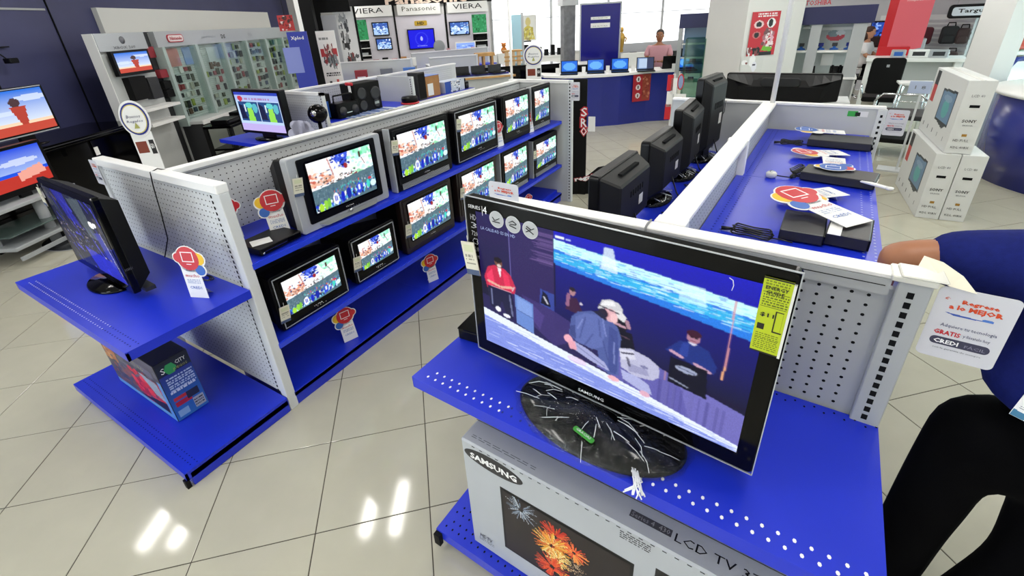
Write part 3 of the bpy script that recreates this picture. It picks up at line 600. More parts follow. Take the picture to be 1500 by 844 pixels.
# -------- the large television on the near end shelf
def stage():
    c = Cv(320, 208, '0c0830')
    c.vgrad('231a50', '181042', 0, .5, 0, .15); c.vgrad('2c2058', '2a1c58', 0, .8, .15, .345); c.vgrad('14128c', '08062c', .05, .72, .345, 1)
    c.vgrad('1416b8', '1210a0', .0, .14, .345, 1); c.poly([(.345, .06), (1, .13), (1, .31), (.345, .21)], '2478dc'); c.poly([(.345, .05), (1, .13), (1, .19), (.345, .11)], 'c4f2fa'); c.poly([(.345, .13), (1, .20), (1, .26), (.345, .18)], '34b4e4', .8)
    for i in range(420):
        x = .345+.66*RNG.rand(); y = .05+.14*RNG.rand()+(x-.34)*.13; c.rect(x, y-.002, x+.015+.02*RNG.rand(), y+.003, ['c8fcff', '1c50d0', '40c8f0', '88e0f8', 'e8ffff'][RNG.randint(5)], .5)
    c.poly([(.53, .02), (.56, .02), (.58, .16), (.52, .15)], 'ecffff', .6).poly([(.78, .1), (.84, .1), (.85, .2), (.77, .2)], 'd8ffff', .5)
    c.rect(.150, 0, .153, .42, '7068b0', .8); c.rect(.345, .2, .350, .5, '100a34')
    for i in range(70): y = .03+.22*RNG.rand(); c.rect(.24+.05*RNG.rand(), y, .34, y+.003, '6c5490', .45)
    # wall, floor and stage edge
    c.poly([(0, .60), (.345, .66), (1, .80), (1, 1), (0, 1)], '231c50'); c.poly([(.20, .50), (.345, .54), (.5, .62), (.345, .80), (.24, .70)], '3c3070', .8).poly([(.22, .52), (.30, .6), (.28, .72), (.22, .62)], '4c3c84', .7)
    c.poly([(.55, .60), (.7, .64), (1, .745), (1, .985), (.75, .90), (.52, .82)], '5e5aa6'); c.poly([(.8, .68), (1, .745), (1, .97), (.85, .92)], '706cb6', .8)
    for i in range(30): x = .62+.35*RNG.rand(); c.line(x, .70+.2*(x-.6), x, .86+.2*(x-.6), .004, ['403c80', '6864a8'][i % 2], .35)
    c.poly([(0, .74), (.3, .82), (.6, .88), (1, .975), (1, 1), (0, 1)], '8090dc'); c.poly([(0, .715), (.33, .795), (.7, .875), (1, .955), (1, .985), (.6, .91), (.3, .85), (0, .775)], 'e0e8fc')
    for i in range(260):
        x = RNG.rand(); y0 = .74+.235*x; y = y0+(1-y0)*RNG.rand(); c.rect(x, y, x+.03+.06*RNG.rand(), y+.003, ['a8b8f4', '6070c8', 'd0dcff', '98a8ec', 'eef4ff'][RNG.randint(5)], .5)
    # seated man in red
    c.poly([(.018, .46), (.04, .375), (.075, .35), (.12, .355), (.15, .39), (.172, .47), (.165, .52), (.03, .54)], 'c42448').poly([(.03, .44), (.06, .38), (.07, .5), (.04, .52)], 'e83860').poly([(.11, .37), (.14, .40), (.15, .5), (.12, .5)], 'e03058')
    c.ell(.095, .325, .019, .034, '6c4438').ell(.093, .305, .02, .02, '181018').ell(.097, .345, .010, .012, 'e8d8d0', .8); c.poly([(.088, .36), (.106, .36), (.1, .44)], 'ece0e8').line(.04, .485, .09, .50, .008, 'e0a898').line(.15, .48, .105, .50, .008, 'e0a898').rect(.05, .515, .15, .522, 'e8ccd8', .6)
    c.poly([(.03, .52), (.15, .52), (.16, .60), (.15, .73), (.12, .72), (.10, .60), (.08, .70), (.04, .68)], '16163c').line(.05, .54, .05, .66, .004, '8890c0', .6).line(.14, .54, .15, .70, .004, '8890c0', .5).ell(.078, .685, .014, .02, 'f0f0ff').ell(.12, .715, .018, .014, 'e8ecff').line(.155, .5, .165, .47, .003, 'd0b0c0')
    c.poly([(.165, .515), (.25, .545), (.25, .775), (.17, .74)], '6484c8').poly([(.175, .53), (.245, .555), (.245, .65), (.175, .63)], '88a4e0', .6).line(.17, .63, .25, .655, .002, '405898')
    c.poly([(.285, .41), (.343, .42), (.343, .54), (.28, .52)], '3450b0', .6).poly([(.295, .42), (.315, .44), (.33, .52), (.285, .515)], '080c28').line(.30, .46, .315, .50, .004, 'd8d8e8', .7)
    # men behind
    c.ell(.418, .355, .012, .028, 'a87c84').ell(.418, .34, .012, .014, '201420').poly([(.405, .40), (.435, .39), (.455, .46), (.455, .50), (.39, .49)], '38183c').line(.403, .38, .398, .46, .007, '906080').ell(.452, .42, .006, .01, 'c8c0d0')
    c.ell(.572, .365, .014, .028, 'b08894').ell(.572, .35, .015, .015, '140c20').line(.565, .375, .58, .375, .003, '4c2c38').poly([(.55, .40), (.575, .39), (.605, .40), (.63, .47), (.615, .50), (.55, .48)], '0a0a20').line(.54, .455, .61, .475, .008, 'b890a0').line(.548, .41, .54, .455, .007, 'a88090').line(.62, .43, .628, .47, .007, 'a88090')
    c.poly([(.55, .49), (.64, .50), (.66, .64), (.56, .62)], '06041a').line(.56, .53, .63, .54, .003, '6c4c60', .6)
    c.ell(.828, .388, .020, .038, 'a8788c').ell(.828, .368, .022, .022, '381028').ell(.823, .39, .005, .004, '201020').ell(.836, .39, .005, .004, '201020').line(.82, .41, .836, .41, .002, '703848')
    c.poly([(.79, .435), (.815, .425), (.845, .425), (.875, .44), (.905, .52), (.90, .57), (.86, .56), (.80, .54), (.75, .52)], '182c7c').poly([(.80, .44), (.82, .43), (.82, .52), (.79, .52)], '28409c', .7).poly([(.815, .425), (.842, .425), (.83, .44)], 'c8c8dc').line(.77, .515, .80, .53, .008, 'c098b0').line(.885, .565, .845, .545, .008, 'c098b0')
    c.poly([(.77, .55), (.88, .56), (.89, .74), (.77, .72)], '04041a').ell(.82, .605, .034, .018, 'a0a8c4', .9).line(.795, .6, .845, .61, .003, '505878').line(.76, .66, .76, .72, .003, 'b08898', .6).line(.775, .69, .83, .71, .004, 'b8c0e0', .5)
    c.line(.922, .12, .925, .50, .0025, 'd09098', .8); c.line(.924, .50, .922, .58, .003, 'f0b080', .8)
    # kneeling man in jacket and cap
    c.poly([(.415, .53), (.44, .48), (.50, .435), (.55, .445), (.59, .49), (.605, .56), (.60, .68), (.605, .82), (.565, .845), (.53, .78), (.52, .70), (.44, .70), (.405, .66)], '4c5a98')
    c.poly([(.43, .52), (.47, .47), (.52, .455), (.545, .52), (.54, .66), (.50, .71), (.43, .69)], '5e6cac', .8).poly([(.56, .50), (.59, .52), (.598, .66), (.595, .82), (.565, .82), (.56, .66)], '3c4888', .9).poly([(.41, .60), (.43, .58), (.435, .68), (.41, .66)], '38427c', .9)
    for x0, y0, x1, y1 in ((.47, .5, .45, .66), (.52, .48, .53, .6), (.50, .6, .47, .70), (.54, .62, .56, .74), (.57, .56, .59, .64)): c.line(x0, y0, x1, y1, .003, '36407c', .6)
    for x0, y0, x1, y1 in ((.46, .52, .44, .6), (.535, .47, .55, .58), (.58, .6, .585, .75)): c.line(x0, y0, x1, y1, .003, '8490cc', .6)
    c.poly([(.60, .625), (.64, .60), (.70, .615), (.738, .65), (.742, .72), (.72, .76), (.66, .78), (.61, .75)], 'b4b4d0').poly([(.60, .63), (.65, .61), (.66, .66), (.61, .70)], 'd4d4e4', .8).poly([(.63, .70), (.70, .70), (.71, .74), (.64, .76)], '8888b0', .7).line(.61, .65, .65, .63, .005, '302c48').line(.63, .67, .64, .72, .005, '302c48', .8).ell(.69, .69, .014, .01, '7878a0')
    c.poly([(.61, .77), (.67, .775), (.71, .80), (.725, .86), (.68, .86), (.62, .83)], 'a8acd8').poly([(.42, .70), (.48, .72), (.55, .77), (.57, .82), (.50, .80), (.42, .76)], 'a0a4d0').line(.44, .73, .55, .80, .003, '7478a8')
    c.ell(.562, .425, .026, .046, 'd8a8b0').ell(.575, .44, .014, .03, 'e8bcc0').ell(.548, .43, .010, .018, 'c08890').ell(.535, .43, .018, .032, '241c34').poly([(.515, .41), (.53, .345), (.56, .325), (.59, .335), (.605, .37), (.60, .395), (.56, .385), (.53, .40)], 'c8c8cc').poly([(.525, .38), (.54, .345), (.57, .335), (.58, .36), (.55, .37)], 'e8e8ea', .9).poly([(.575, .385), (.60, .38), (.618, .41), (.61, .445), (.59, .43)], 'd8d8da').line(.52, .385, .59, .40, .004, '3c3848')
    c.poly([(.495, .44), (.525, .42), (.55, .46), (.545, .475)], '1c1c38').ell(.403, .70, .018, .03, 'e8a8b8').poly([(.40, .72), (.43, .70), (.44, .76), (.41, .77)], 'e0a0b0').ell(.585, .86, .022, .018, 'e8b0bc').ell(.70, .875, .018, .02, 'd8a8bc').ell(.44, .84, .04, .025, 'dca4cc', .4)
    c.rect(.35, .025, .385, .038, 'f0f8ff', .9); c.rect(.39, .03, .41, .038, 'c8d8ff', .7)
    return c.blur().noise(.14)
a0 = R(-2.945)+math.atan2(-.055, .885)
pb = RG(.590, -.372, .907)
big = flat_tv('large_flat_television', 'large flat television showing men on a stage, on the blue end shelf in front', pb, a0, .892, .575, .085, .043, stage(), None, z0=.045, chin=.052)
MB().box(-.035, .035, -.0203, -.0198, .062, .070).build('logo_plate', BLKG, big)
text(big, 'SAMSUNG', (-.0, -.0205, .066), FX, FZ, .011, WINK, 'brand_lettering', width=.085, bold=.01)
text(big, 'SERIES', (-.430, -.0215, .590), FX, FZ, .011, WINK, width=.048, align='l'); text(big, '4', (-.372, -.0215, .588), FX, FZ, .024, WINK, width=.015, align='l'); bxo('divider_line', WINK, big, -.3765, -.375, -.0215, -.0208, .568, .598)
for q, (s_, hh) in enumerate((('HD', .018), ('3', .02), ('720', .016), ('C3', .022), ('120', .016), ('HDMI', .012))): text(big, s_, (-.425, -.0215, .555-q*.027), FX, FZ, hh, mat('dim_white_ink', 'a8a8ac', .4), width=.024, align='l')
for q in range(3):
    o = MB().prism(ell(0, 0, .0265, .0265, 28), 0, .0012).build('round_sticker', mat('silver_sticker', 'c4c6c8', .3, metal=.2), big); o.matrix_local = plane_M((-.322+q*.060, -.0212, .567-q*.003), FX, FZ)
    o = MB().prism(ell(0, 0, .0235, .0235, 28), 0, .0016).build('sticker_ring', mat('sticker_face', 'b4b6b8', .35), big); o.matrix_local = plane_M((-.322+q*.060, -.0212, .567-q*.003), FX, FZ)
    sc = MB()
    for a in ([((-.014, .006), (-.006, -.004)), ((-.006, -.004), (.012, .006)), ((-.015, -.008), (.013, -.008))], [((-.014, .004), (.0, .012)), ((0, .012), (.014, .004)), ((-.012, -.004), (.012, -.009)), ((-.01, 0), (.012, .002))], [((-.014, -.008), (.014, .008)), ((-.014, .004), (.012, -.010)), ((-.012, .010), (.004, .002))])[q]:
        sc.tube([(a[0][0], a[0][1], .0018), (a[1][0], a[1][1], .0018)], .0016, 4)
    o = sc.build('sticker_mark', INK, big); o.matrix_local = plane_M((-.322+q*.060, -.0212, .567-q*.003), FX, FZ)
text(big, 'LA CALIDAD ES EN HD', (-.385, -.0222, .528), FX, Vector((.0, 0, 1)), .010, mat('pale_blue_ink', 'a8b8e8', .4), width=.13, align='l')
wv = MB(); wv.tube([(.318, -.022, .572), (.326, -.022, .568), (.329, -.022, .556), (.327, -.022, .543)], .0011, 4); wv.build('white_thread', WINK, big)
# energy label
eg = thing('energy_label', 'yellow energy label hanging on the right side of the large flat television', 'label', (0, 0, 0)); eg.matrix_basis = big.matrix_basis @ Matrix.Translation((.410, -.024, .5975))
c = Cv(60, 150, 'b8c81c').rect(.0, 0, 1, .02, '14140c').rect(0, .98, 1, 1, '14140c').writing(.08, .03, .92, .09, 2, '54600c').rect(.05, .18, .95, .185, '14140c').writing(.08, .20, .95, .36, 5, '303808').rect(.05, .37, .95, .375, '14140c')
c.rect(.62, .40, .66, .68, '20240c').rect(.62, .40, .9, .415, '20240c').rect(.62, .67, .95, .685, '20240c').rect(.88, .42, .9, .66, '8c9814').rect(.08, .60, .34, .68, '14140c').writing(.08, .72, .92, .95, 9, '4a540c')
MB().box(-.027, .027, 0, .001, -.185, 0).build('label_card', mat('yellow_green_card', 'b8c81c', .4), eg); picture(eg, c, (0, -.0002, -.0925), FX, FZ, .054, .185, off=.0004)
text(eg, 'ENERGY', (0, -.0012, -.022), FX, FZ, .0085, INK, width=.042, bold=.02); text(eg, 'GUIDE', (-.002, -.0012, -.033), FX, FZ, .0085, INK, width=.034, bold=.02); text(eg, '$11', (-.008, -.0012, -.088), FX, FZ, .011, INK, width=.026, bold=.02)
bxo('curled_edge', mat('white_back_of_card', 'e4e4dc', .5), eg, .027, .032, -.003, .004, -.185, -.004)
hangtag((-.438, -.03, .47), big, -8, .055, .115)
# stand wrapped in clear bag
st = MB().lathe([(.26, 0), (.262, .008), (.25, .018), (.12, .026), (.05, .04)], 48, sy=.145/.26); st.build('stand_base', BLKG, big).location = (.035, -.045, .002)
wr = MB(); wr.lathe([(.268, 0), (.274, .010), (.255, .026), (.14, .042), (.08, .055)], 40, sy=.15/.268)
vs = []
for (x, y, z) in wr.v:
    k = .007*(z > .002)+.003; vs.append((x+random.uniform(-k, k), y+random.uniform(-k, k), max(0, z+random.uniform(-k, k)*.8)))
wr.v = vs; wo = wr.build('plastic_bag', WRAP, big); wo.location = (.035, -.05, .002); wo['label'] = 'clear crinkled plastic bag over the stand base'
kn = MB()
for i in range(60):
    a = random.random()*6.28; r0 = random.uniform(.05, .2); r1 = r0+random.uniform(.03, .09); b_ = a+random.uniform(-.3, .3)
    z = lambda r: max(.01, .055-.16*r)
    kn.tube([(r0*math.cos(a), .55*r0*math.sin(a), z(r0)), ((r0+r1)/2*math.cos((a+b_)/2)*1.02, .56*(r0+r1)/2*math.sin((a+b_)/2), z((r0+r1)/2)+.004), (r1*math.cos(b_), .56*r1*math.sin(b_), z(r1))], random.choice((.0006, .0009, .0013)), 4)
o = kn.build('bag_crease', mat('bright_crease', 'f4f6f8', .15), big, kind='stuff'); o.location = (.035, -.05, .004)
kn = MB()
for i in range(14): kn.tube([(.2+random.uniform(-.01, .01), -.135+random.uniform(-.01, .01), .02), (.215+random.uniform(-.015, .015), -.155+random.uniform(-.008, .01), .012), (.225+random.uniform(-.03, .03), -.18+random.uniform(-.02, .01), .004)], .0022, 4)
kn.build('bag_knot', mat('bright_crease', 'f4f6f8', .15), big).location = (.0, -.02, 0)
gs = MB().rbox(-.035, .035, -.008, .008, 0, .003, .006); gs.build('green_sticker', mat('green_sticker', '3c9c30', .3), big).matrix_local = Matrix.Translation((.045, -.145, .043)) @ Matrix.Rotation(R(-12), 4, 'Z')
text(big, 'GRACIAS', (.045, -.145, .047), Vector((1, -.2, 0)), Vector((.2, 1, 0)), .008, WINK, width=.05)
bx2 = thing('black_remote_box', 'small black box behind the left edge of the large flat television', 'box', RG(.045, -.285, .907), RANG+.1); MB().box(-.04, .08, -.03, .09, 0, .045).build('case', BLK, bx2, .004); bxo('lid', BLKG, bx2, -.04, .08, -.03, .09, .045, .05)
pl_ = thing('wall_plug', 'grey cable clip hooked over the white top rail behind the large flat television', 'cable', RG(.60, -.0, H)); MB().tube([(0, .03, .003), (0, -.01, .006), (.0, -.034, .0), (.002, -.036, -.03)], .0035, 6).build('clip', mat('grey_plastic', '7c7e80', .4), pl_)
# -------- flat television on the left end shelf
def wet():
    c = Cv(110, 70, '1c2038')
    for i in range(90):
        x = RNG.rand(); y = RNG.rand(); c.line(x, y, x+.03+.05*RNG.rand(), y+.22*RNG.rand(), .008+.012*RNG.rand(), ['3838a8', '20242c', '3c4450', '26268c', '584e50', '4848d8', '2c3438'][RNG.randint(7)], .7)
    c.poly([(.2, .0), (.45, 0), (.5, .4), (.32, .35)], '2428a0', .6).poly([(.5, .05), (.75, .0), (.8, .5), (.65, .5)], '586468', .6).poly([(.4, .7), (.9, .75), (1, 1), (.5, 1)], '2c30c8', .7).ell(.80, .30, .05, .045, 'f4f6f8').ell(.87, .28, .03, .03, 'e8e8f0').poly([(.78, .4), (.9, .38), (.96, .8), (.86, .82)], '4048b8', .6).line(.9, .38, .98, .9, .006, 'c8c8d8', .6)
    c.speck(0, .35, 1, .8, ['8c7c74', '5858b8', '9898a8'], 60, .012, .7)
    return c.noise(.2)
lt = flat_tv('flat_television', 'black flat television seen from its right edge on the left end shelf', (-.775, -.325, .827), R(-2), .75, .50, .085, .035, wet(), (.34, .2), z0=.045, chin=.045, rim=False)
hangtag((-.37, -.028, .49), lt, 4, .05, .1)
bxo('port_cover', DGREY, lt, .25, .36, .03, .075, .03, .05); text(lt, '||||||', (.376, .0, .18), FY, FZ, .012, GINK, 'side_buttons', width=.03)
cb = thing('cable', 'thin black cable hanging over the left end panel and coiled behind the flat television', 'cable', (-.55, 0, 0)); mb = MB().tube([(.0, .03, 1.375), (-.03, 0, 1.388), (-.05, -.03, 1.375), (-.065, -.035, 1.30), (-.06, -.05, 1.15), (-.08, -.06, 1.0), (-.1, -.1, .9)], .003, 5).build('cord', CABLE, cb)
mb = MB()
for k_ in range(3): mb.tube([(.20+.05*math.cos(a)+k_*.02, -.07+.02*math.sin(a), .832+.004*k_) for a in np.linspace(0, 6, 12)], .003, 5)
mb.build('coil', CABLE, cb)
# promo card on the corner of the left gondola's end panel
def promo(name, lab, o, u, w_, h, par_rot=None, big_=False):
    t = thing(name, lab, 'card', (0, 0, 0), group='white promotion cards on the gondola corners'); t.matrix_basis = plane_M(o, u, FZ)
    MB().prism(rrect(-w_/2, w_/2, -h/2, h/2, w_*.09, 6), -.0015, 0).build('card_sheet', mat('silvery_white_card', 'd4d4da', .35), t)
    text(t, 'Regrese', (w_*.05, h*.33, 0), FX, FY, h*.07, ORG, width=w_*.45, bold=.03); text(t, 'a lo MEJOR', (w_*.02, h*.245, 0), FX, FY, h*.085, ORG, width=w_*.66, bold=.04)
    picture(t, Cv(40, 10, 'd4d4da').poly([(0, .3), (1, .8), (.2, .9)], '3858b0').ell(.8, .5, .1, .35, '4878c8'), (0, h*.155, 0), FX, FY, w_*.68, h*.055, name='stripe')
    text(t, '®', (-w_*.36, h*.35, 0), FX, FY, h*.05, ORG); text(t, 'Adquiere tu tecnología', (w_*.03, -h*.02, 0), FX, FY, h*.06, NINK, width=w_*.70); text(t, 'GRATIS', (-w_*.2, -h*.12, 0), FX, FY, h*.065, RED, width=w_*.34, bold=.03); text(t, 'y llévatelo hoy', (w_*.17, -h*.12, 0), FX, FY, h*.055, NINK, width=w_*.33)
    MB().prism(rrect(-w_*.38, w_*.38, -h*.30, -h*.19, h*.05, 5), 0, .0008).build('badge', mat('dark_badge', '3c3c54', .4), t); text(t, 'CREDI', (-w_*.17, -h*.245, .0006), FX, FY, h*.06, WINK, width=w_*.32, bold=.03); text(t, 'FÁCIL', (w_*.2, -h*.245, .0006), FX, FY, h*.05, mat('dim_ink', '8c8ca0', .4), width=w_*.26)
    text(t, 'con la garantía de siempre', (0, -h*.35, 0), FX, FY, h*.03, GINK, width=w_*.62)
    return t
promo('promotion_card', 'white rounded promotion card clipped to the right corner post, before the blue shirt', RG(1.395, -.02, 1.272), Vector((math.cos(R(-4)), math.sin(R(-4)), 0)), .145, .20)
cp = thing('card_clip', 'clear plastic clip and paper scrap at the right corner of the front white rail', 'clip', RG(1.30, 0, H)); MB().box(-.06, .03, -.045, .03, .006, .012).build('clip_body', mat('clear_plastic_cap', 'dcdcd4', .2), cp, .003); MB().add([(-.02, .03, .01), (-.01, .055, .03), (.03, .055, .02), (.07, .035, .0), (.085, -.03, -.01), (.03, -.035, .0)], [(0, 1, 2, 3, 4, 5)]).build('paper_scrap', mat('cream_scrap', 'e8e4d0', .6), cp)
promo('promotion_card', 'white promotion card at the far left corner of the left end panel', (-W-.012, -.03, 1.29), FX, .10, .15)
promo('promotion_card', 'white promotion card on the far right corner post of the left gondola', (.165, GL-.03, 1.27), Vector((1, .2, 0)), .10, .19)
promo('promotion_card', 'white promotion card on the far corner post of the right gondola', RG(W+.075, RL-.02, 1.29), RX, .11, .16)
promo('promotion_card', 'white promotion card standing behind the top left corner of the large television', RG(.045, -.02, 1.375), RX, .135, .14)

# ================================================================== CARTONS
t = thing('television_carton', 'large silver-grey television carton with fireworks picture on the bottom shelf in front', 'carton', RG(.165, -.536, .102), RANG)
BH = .58; MB().box(0, 1.06, 0, .2, 0, BH).build('carton_body', CARTON, t, .006)
bxo('fold_line', INK, t, .0, 1.06, .095, .0965, BH+.0002, BH+.001)
for q in range(30): bxo('dash', INK, t, .05+q*.033, .062+q*.033, -.0012, 0, BH-.012, BH-.010) if q < 30 else None
eb = MB().prism(ell(0, 0, .122, .036, 40), 0, .0008).build('logo_oval', mat('dark_oval', '2c2c30', .4), t); eb.matrix_local = plane_M((.135, 0, BH-.055), FX, Vector((0, 0, 1))) @ Matrix.Rotation(R(-1), 4, 'Z')
text(t, 'SAMSUNG', (.137, -.0012, BH-.055), FX, FZ, .030, WINK, 'brand_lettering', width=.195, bold=.04)
def fire():
    c = Cv(150, 96, '241c1c').noise(.3)
    def burst(cx, cy, r, cols, n, wd=.003):
        for i in range(n):
            a = RNG.rand()*6.28; q = r*(.5+.5*RNG.rand()); x0 = .25*q*math.cos(a); y0 = .35*q*math.sin(a); c.line(cx+x0, cy+y0, cx+q*math.cos(a), cy+1.4*q*math.sin(a), wd, cols[RNG.randint(len(cols))], .8)
    burst(.16, .16, .15, ['9aa8b8', '6c7c90', 'd0d8e0'], 60)
    burst(.45, .26, .15, ['e03820', 'f06830', 'c82818'], 80, .005); burst(.6, .34, .12, ['e83c20', 'f87838', 'f8a850'], 80, .005); burst(.42, .45, .17, ['f8b840', 'f8e090', 'f07828', 'e8a030'], 130, .005); burst(.47, .62, .12, ['f8c050', 'f09030', 'f8e8a0'], 80, .004)
    burst(.42, .82, .16, ['e84820', 'f06028', 'c03018'], 90, .005); burst(.52, .9, .1, ['f8a840', 'f05830'], 60); burst(.62, .6, .1, ['a89078', 'd8b890'], 30, .002)
    c.ell(.46, .92, .03, .05, '241c1c')
    return c
bxo('picture_frame', INK, t, .16, .64, -.0007, .0, .10, BH-.14); picture(t, fire(), (.40, -.0012, (.10+BH-.14)/2), FX, FZ, .46, BH-.14-.10-.02)
bxo('picture_frame', INK, t, .70, 1.03, -.0007, .0, .10, BH-.10); picture(t, fire(), (.86, -.0012, (.10+BH-.155)/2), FX, FZ, .26, .3)
text(t, 'HDTV', (.07, -.0008, .075), FX, FZ, .022, INK, width=.06, shear=.2); picture(t, Cv(20, 8, 'b4b8bd').writing(0, 0, 1, 1, 2, '3c3c40'), (.07, 0, .05), FX, FZ, .07, .016, name='small_print')
bxo('model_band', mat('dark_grey_band', '48484c', .5), t, .60, .72, .040, .062, BH, BH+.0008); text(t, 'Series 4  430', (.66, .051, BH+.0002), FX, FY, .015, mat('faint_ink', '9a9a9c', .4), width=.11)
text(t, 'LCD TV 37"', (.73, .048, BH), FX, FY, .026, INK, width=.23, align='l'); picture(t, Cv(30, 16, 'b4b8bd').writing(0, 0, 1, 1, 4, '1c1c20', 1), (.635, -.0002, BH-.035), FX, FZ, .09, .035, name='small_print')
picture(t, Cv(90, 12, 'b4b8bd').writing(0, 0, 1, 1, 3, '202018', 1), (.78, .135, BH), FX, FY, .55, .035, name='top_print'); picture(t, Cv(60, 6, 'b4b8bd').writing(0, 0, 1, 1, 2, '3c3c40'), (.16, .03, BH), FX, FY, .26, .015, name='small_print')
MB().add([(.03, .12, BH+.001), (.14, .12, BH+.001), (.12, .17, BH+.001), (.05, .17, BH+.001)], [(0, 1, 2, 3)]).build('hand_slot', HOLE, t)
# colourful carton on the left bottom shelf
t = thing('coloured_carton', 'blue and black printed carton under the left end shelf', 'carton', (-.375, -.43, .102), R(0))
MB().box(-.70, 0, 0, .165, 0, .385).build('carton_body', mat('black_blue_carton', '14161c', .35), t, .003)
c = Cv(120, 70, '50505c').vgrad('5c5868', '38383c', 0, .35).speck(0, .15, 1, .9, ['686470', '484450', '787880'], 60, .05, .5).speck(.02, .15, .25, .45, ['b87848', 'a86038', 'c89060'], 40, .04).poly([(.35, .12), (.9, .18), (.9, .3), (.35, .24)], '66627a')
c.speck(.45, .38, .95, .9, ['c82028', 'e03840', 'a01820'], 70, .05).poly([(.62, .35), (.9, .38), (.95, .7), (.8, .65)], '90a0b0').speck(.02, .5, .4, .95, ['8c5040', '38404c', '705048', '484858'], 70, .04).rect(0, .92, 1, 1, '6098d0').rect(.94, .3, 1, 1, '5890d0').poly([(.45, .9), (.93, .72), (.93, .9)], '18181c')
picture(t, c.noise(.2), (-.35, 0, .1925), FX, FZ, .695, .38)
text(t, 'CARS', (-.58, -.001, .352), FX, FZ, .035, mat('pale_ink', 'd0d0c0', .4), width=.12); text(t, 'EL FUTURO', (-.27, -.001, .30), FX, FZ, .028, mat('olive_ink', 'a8a858', .4), width=.22)
c = Cv(60, 90, '1c38a8').vgrad('101828', '101c40', 0, .22).vgrad('182c88', '3878c8', .22, 1).writing(.15, .28, .95, .52, 6, 'c0d0f0').rect(.12, .62, .85, .68, 'c03038').rect(.12, .70, .62, .78, 'b8283c').rect(.5, .62, .88, .74, '282c44').rect(.62, .78, .95, .95, 'b0b4bc').writing(.64, .80, .93, .93, 3, '303440', 1).rect(.08, .84, .42, .95, '90b8e0').writing(.12, .5, .9, .55, 1, 'd8e0f8')
picture(t, c, (0, .0825, .1925), FY, FZ, .16, .38); text(t, 'S', (.0012, .03, .33), FY, FZ, .035, WINK); text(t, 'CITY', (.0012, .12, .345), FY, FZ, .022, WINK, width=.05); text(t, 'JUEGOS', (.0012, .11, .31), FY, FZ, .018, mat('olive_ink', 'a8a858', .4), width=.07)
MB().prism(ell(.065, .325, .03, .035, 6), 0, .001).build('green_patch', GREENP, t).matrix_local = plane_M((.001, 0, 0), FY, FZ)
bxo('open_flap', mat('black_blue_carton', '14161c', .35), t, -.69, -.35, -.01, .001, .375, .40)
# white cartons with a television picture
def scart(lab, u_, v_, z, yaw, wn=.185, d=1.1, h=.655, pic=True):
    t = thing('monitor_carton', lab, 'carton', (u_, v_, z), yaw, 'white television cartons on the floor by the right aisle')
    MB().box(0, wn, 0, d, 0, h).build('carton_body', CARTW, t, .004)
    text(t, 'SONY', (wn*.5, -.001, h*.46), FX, FZ, .028, INK, 'brand_lettering', width=.1, bold=.02); text(t, 'BRAVIA', (wn*.5, -.001, h*.40), FX, FZ, .014, GINK, width=.07)
    MB().box(-.035, .035, -.001, .001, -.012, .012).build('handle_hole', HOLE, t).location = (wn*.5, -.001, h*.66)
    text(t, 'LCD 40', (wn*.5, -.001, h*.80), FX, FZ, .022, GINK, width=.09); text(t, 'KDL 40BX', (wn*.5, -.001, h*.09), FX, FZ, .02, INK, width=.13); text(t, 'HD FULL', (wn*.45, -.001, h*.19), FX, FZ, .022, INK, width=.11)
    bxo('mark', mat('amber_mark', 'a87c28', .5), t, wn*.42, wn*.6, -.001, 0, h*.245, h*.28)
    if pic:
        c = Cv(90, 60, 'dcdedd').poly([(.42, .22), (.86, .18), (.86, .70), (.42, .70)], '2c3038').poly([(.45, .25), (.83, .22), (.83, .66), (.45, .66)], '6888a8').ell(.64, .48, .10, .14, '58a8a8').ell(.64, .33, .13, .05, '90a8c0', .7).rect(.06, .02, .18, .24, '242428').rect(.06, .24, .18, .50, 'c83430').rect(.1, .84, .12, .9, '404448').rect(.28, .84, .30, .9, '404448').rect(.46, .84, .48, .9, '404448').rect(.64, .84, .66, .9, '404448').rect(.84, .84, .86, .9, '404448').poly([(.5, .70), (.8, .70), (.72, .76)], '383c40')
        p = picture(t, c, (0, d/2, h/2), Vector((0, -1, 0)), FZ, d-.02, h-.02)
        bxo('tape', mat('packing_tape', 'ecece8', .25), t, wn*.4, wn*.6, .0, d, h, h+.001)
    return t
scart('white television carton standing on the floor, the left one of the two lower cartons', 3.450, 4.675, 0, R(2))
scart('white television carton standing on the floor, the right one of the two lower cartons', 3.642, 4.685, 0, R(2), pic=False)
scart('white television carton standing on top of the two others', 3.50, 4.70, .658, R(2), wn=.20)

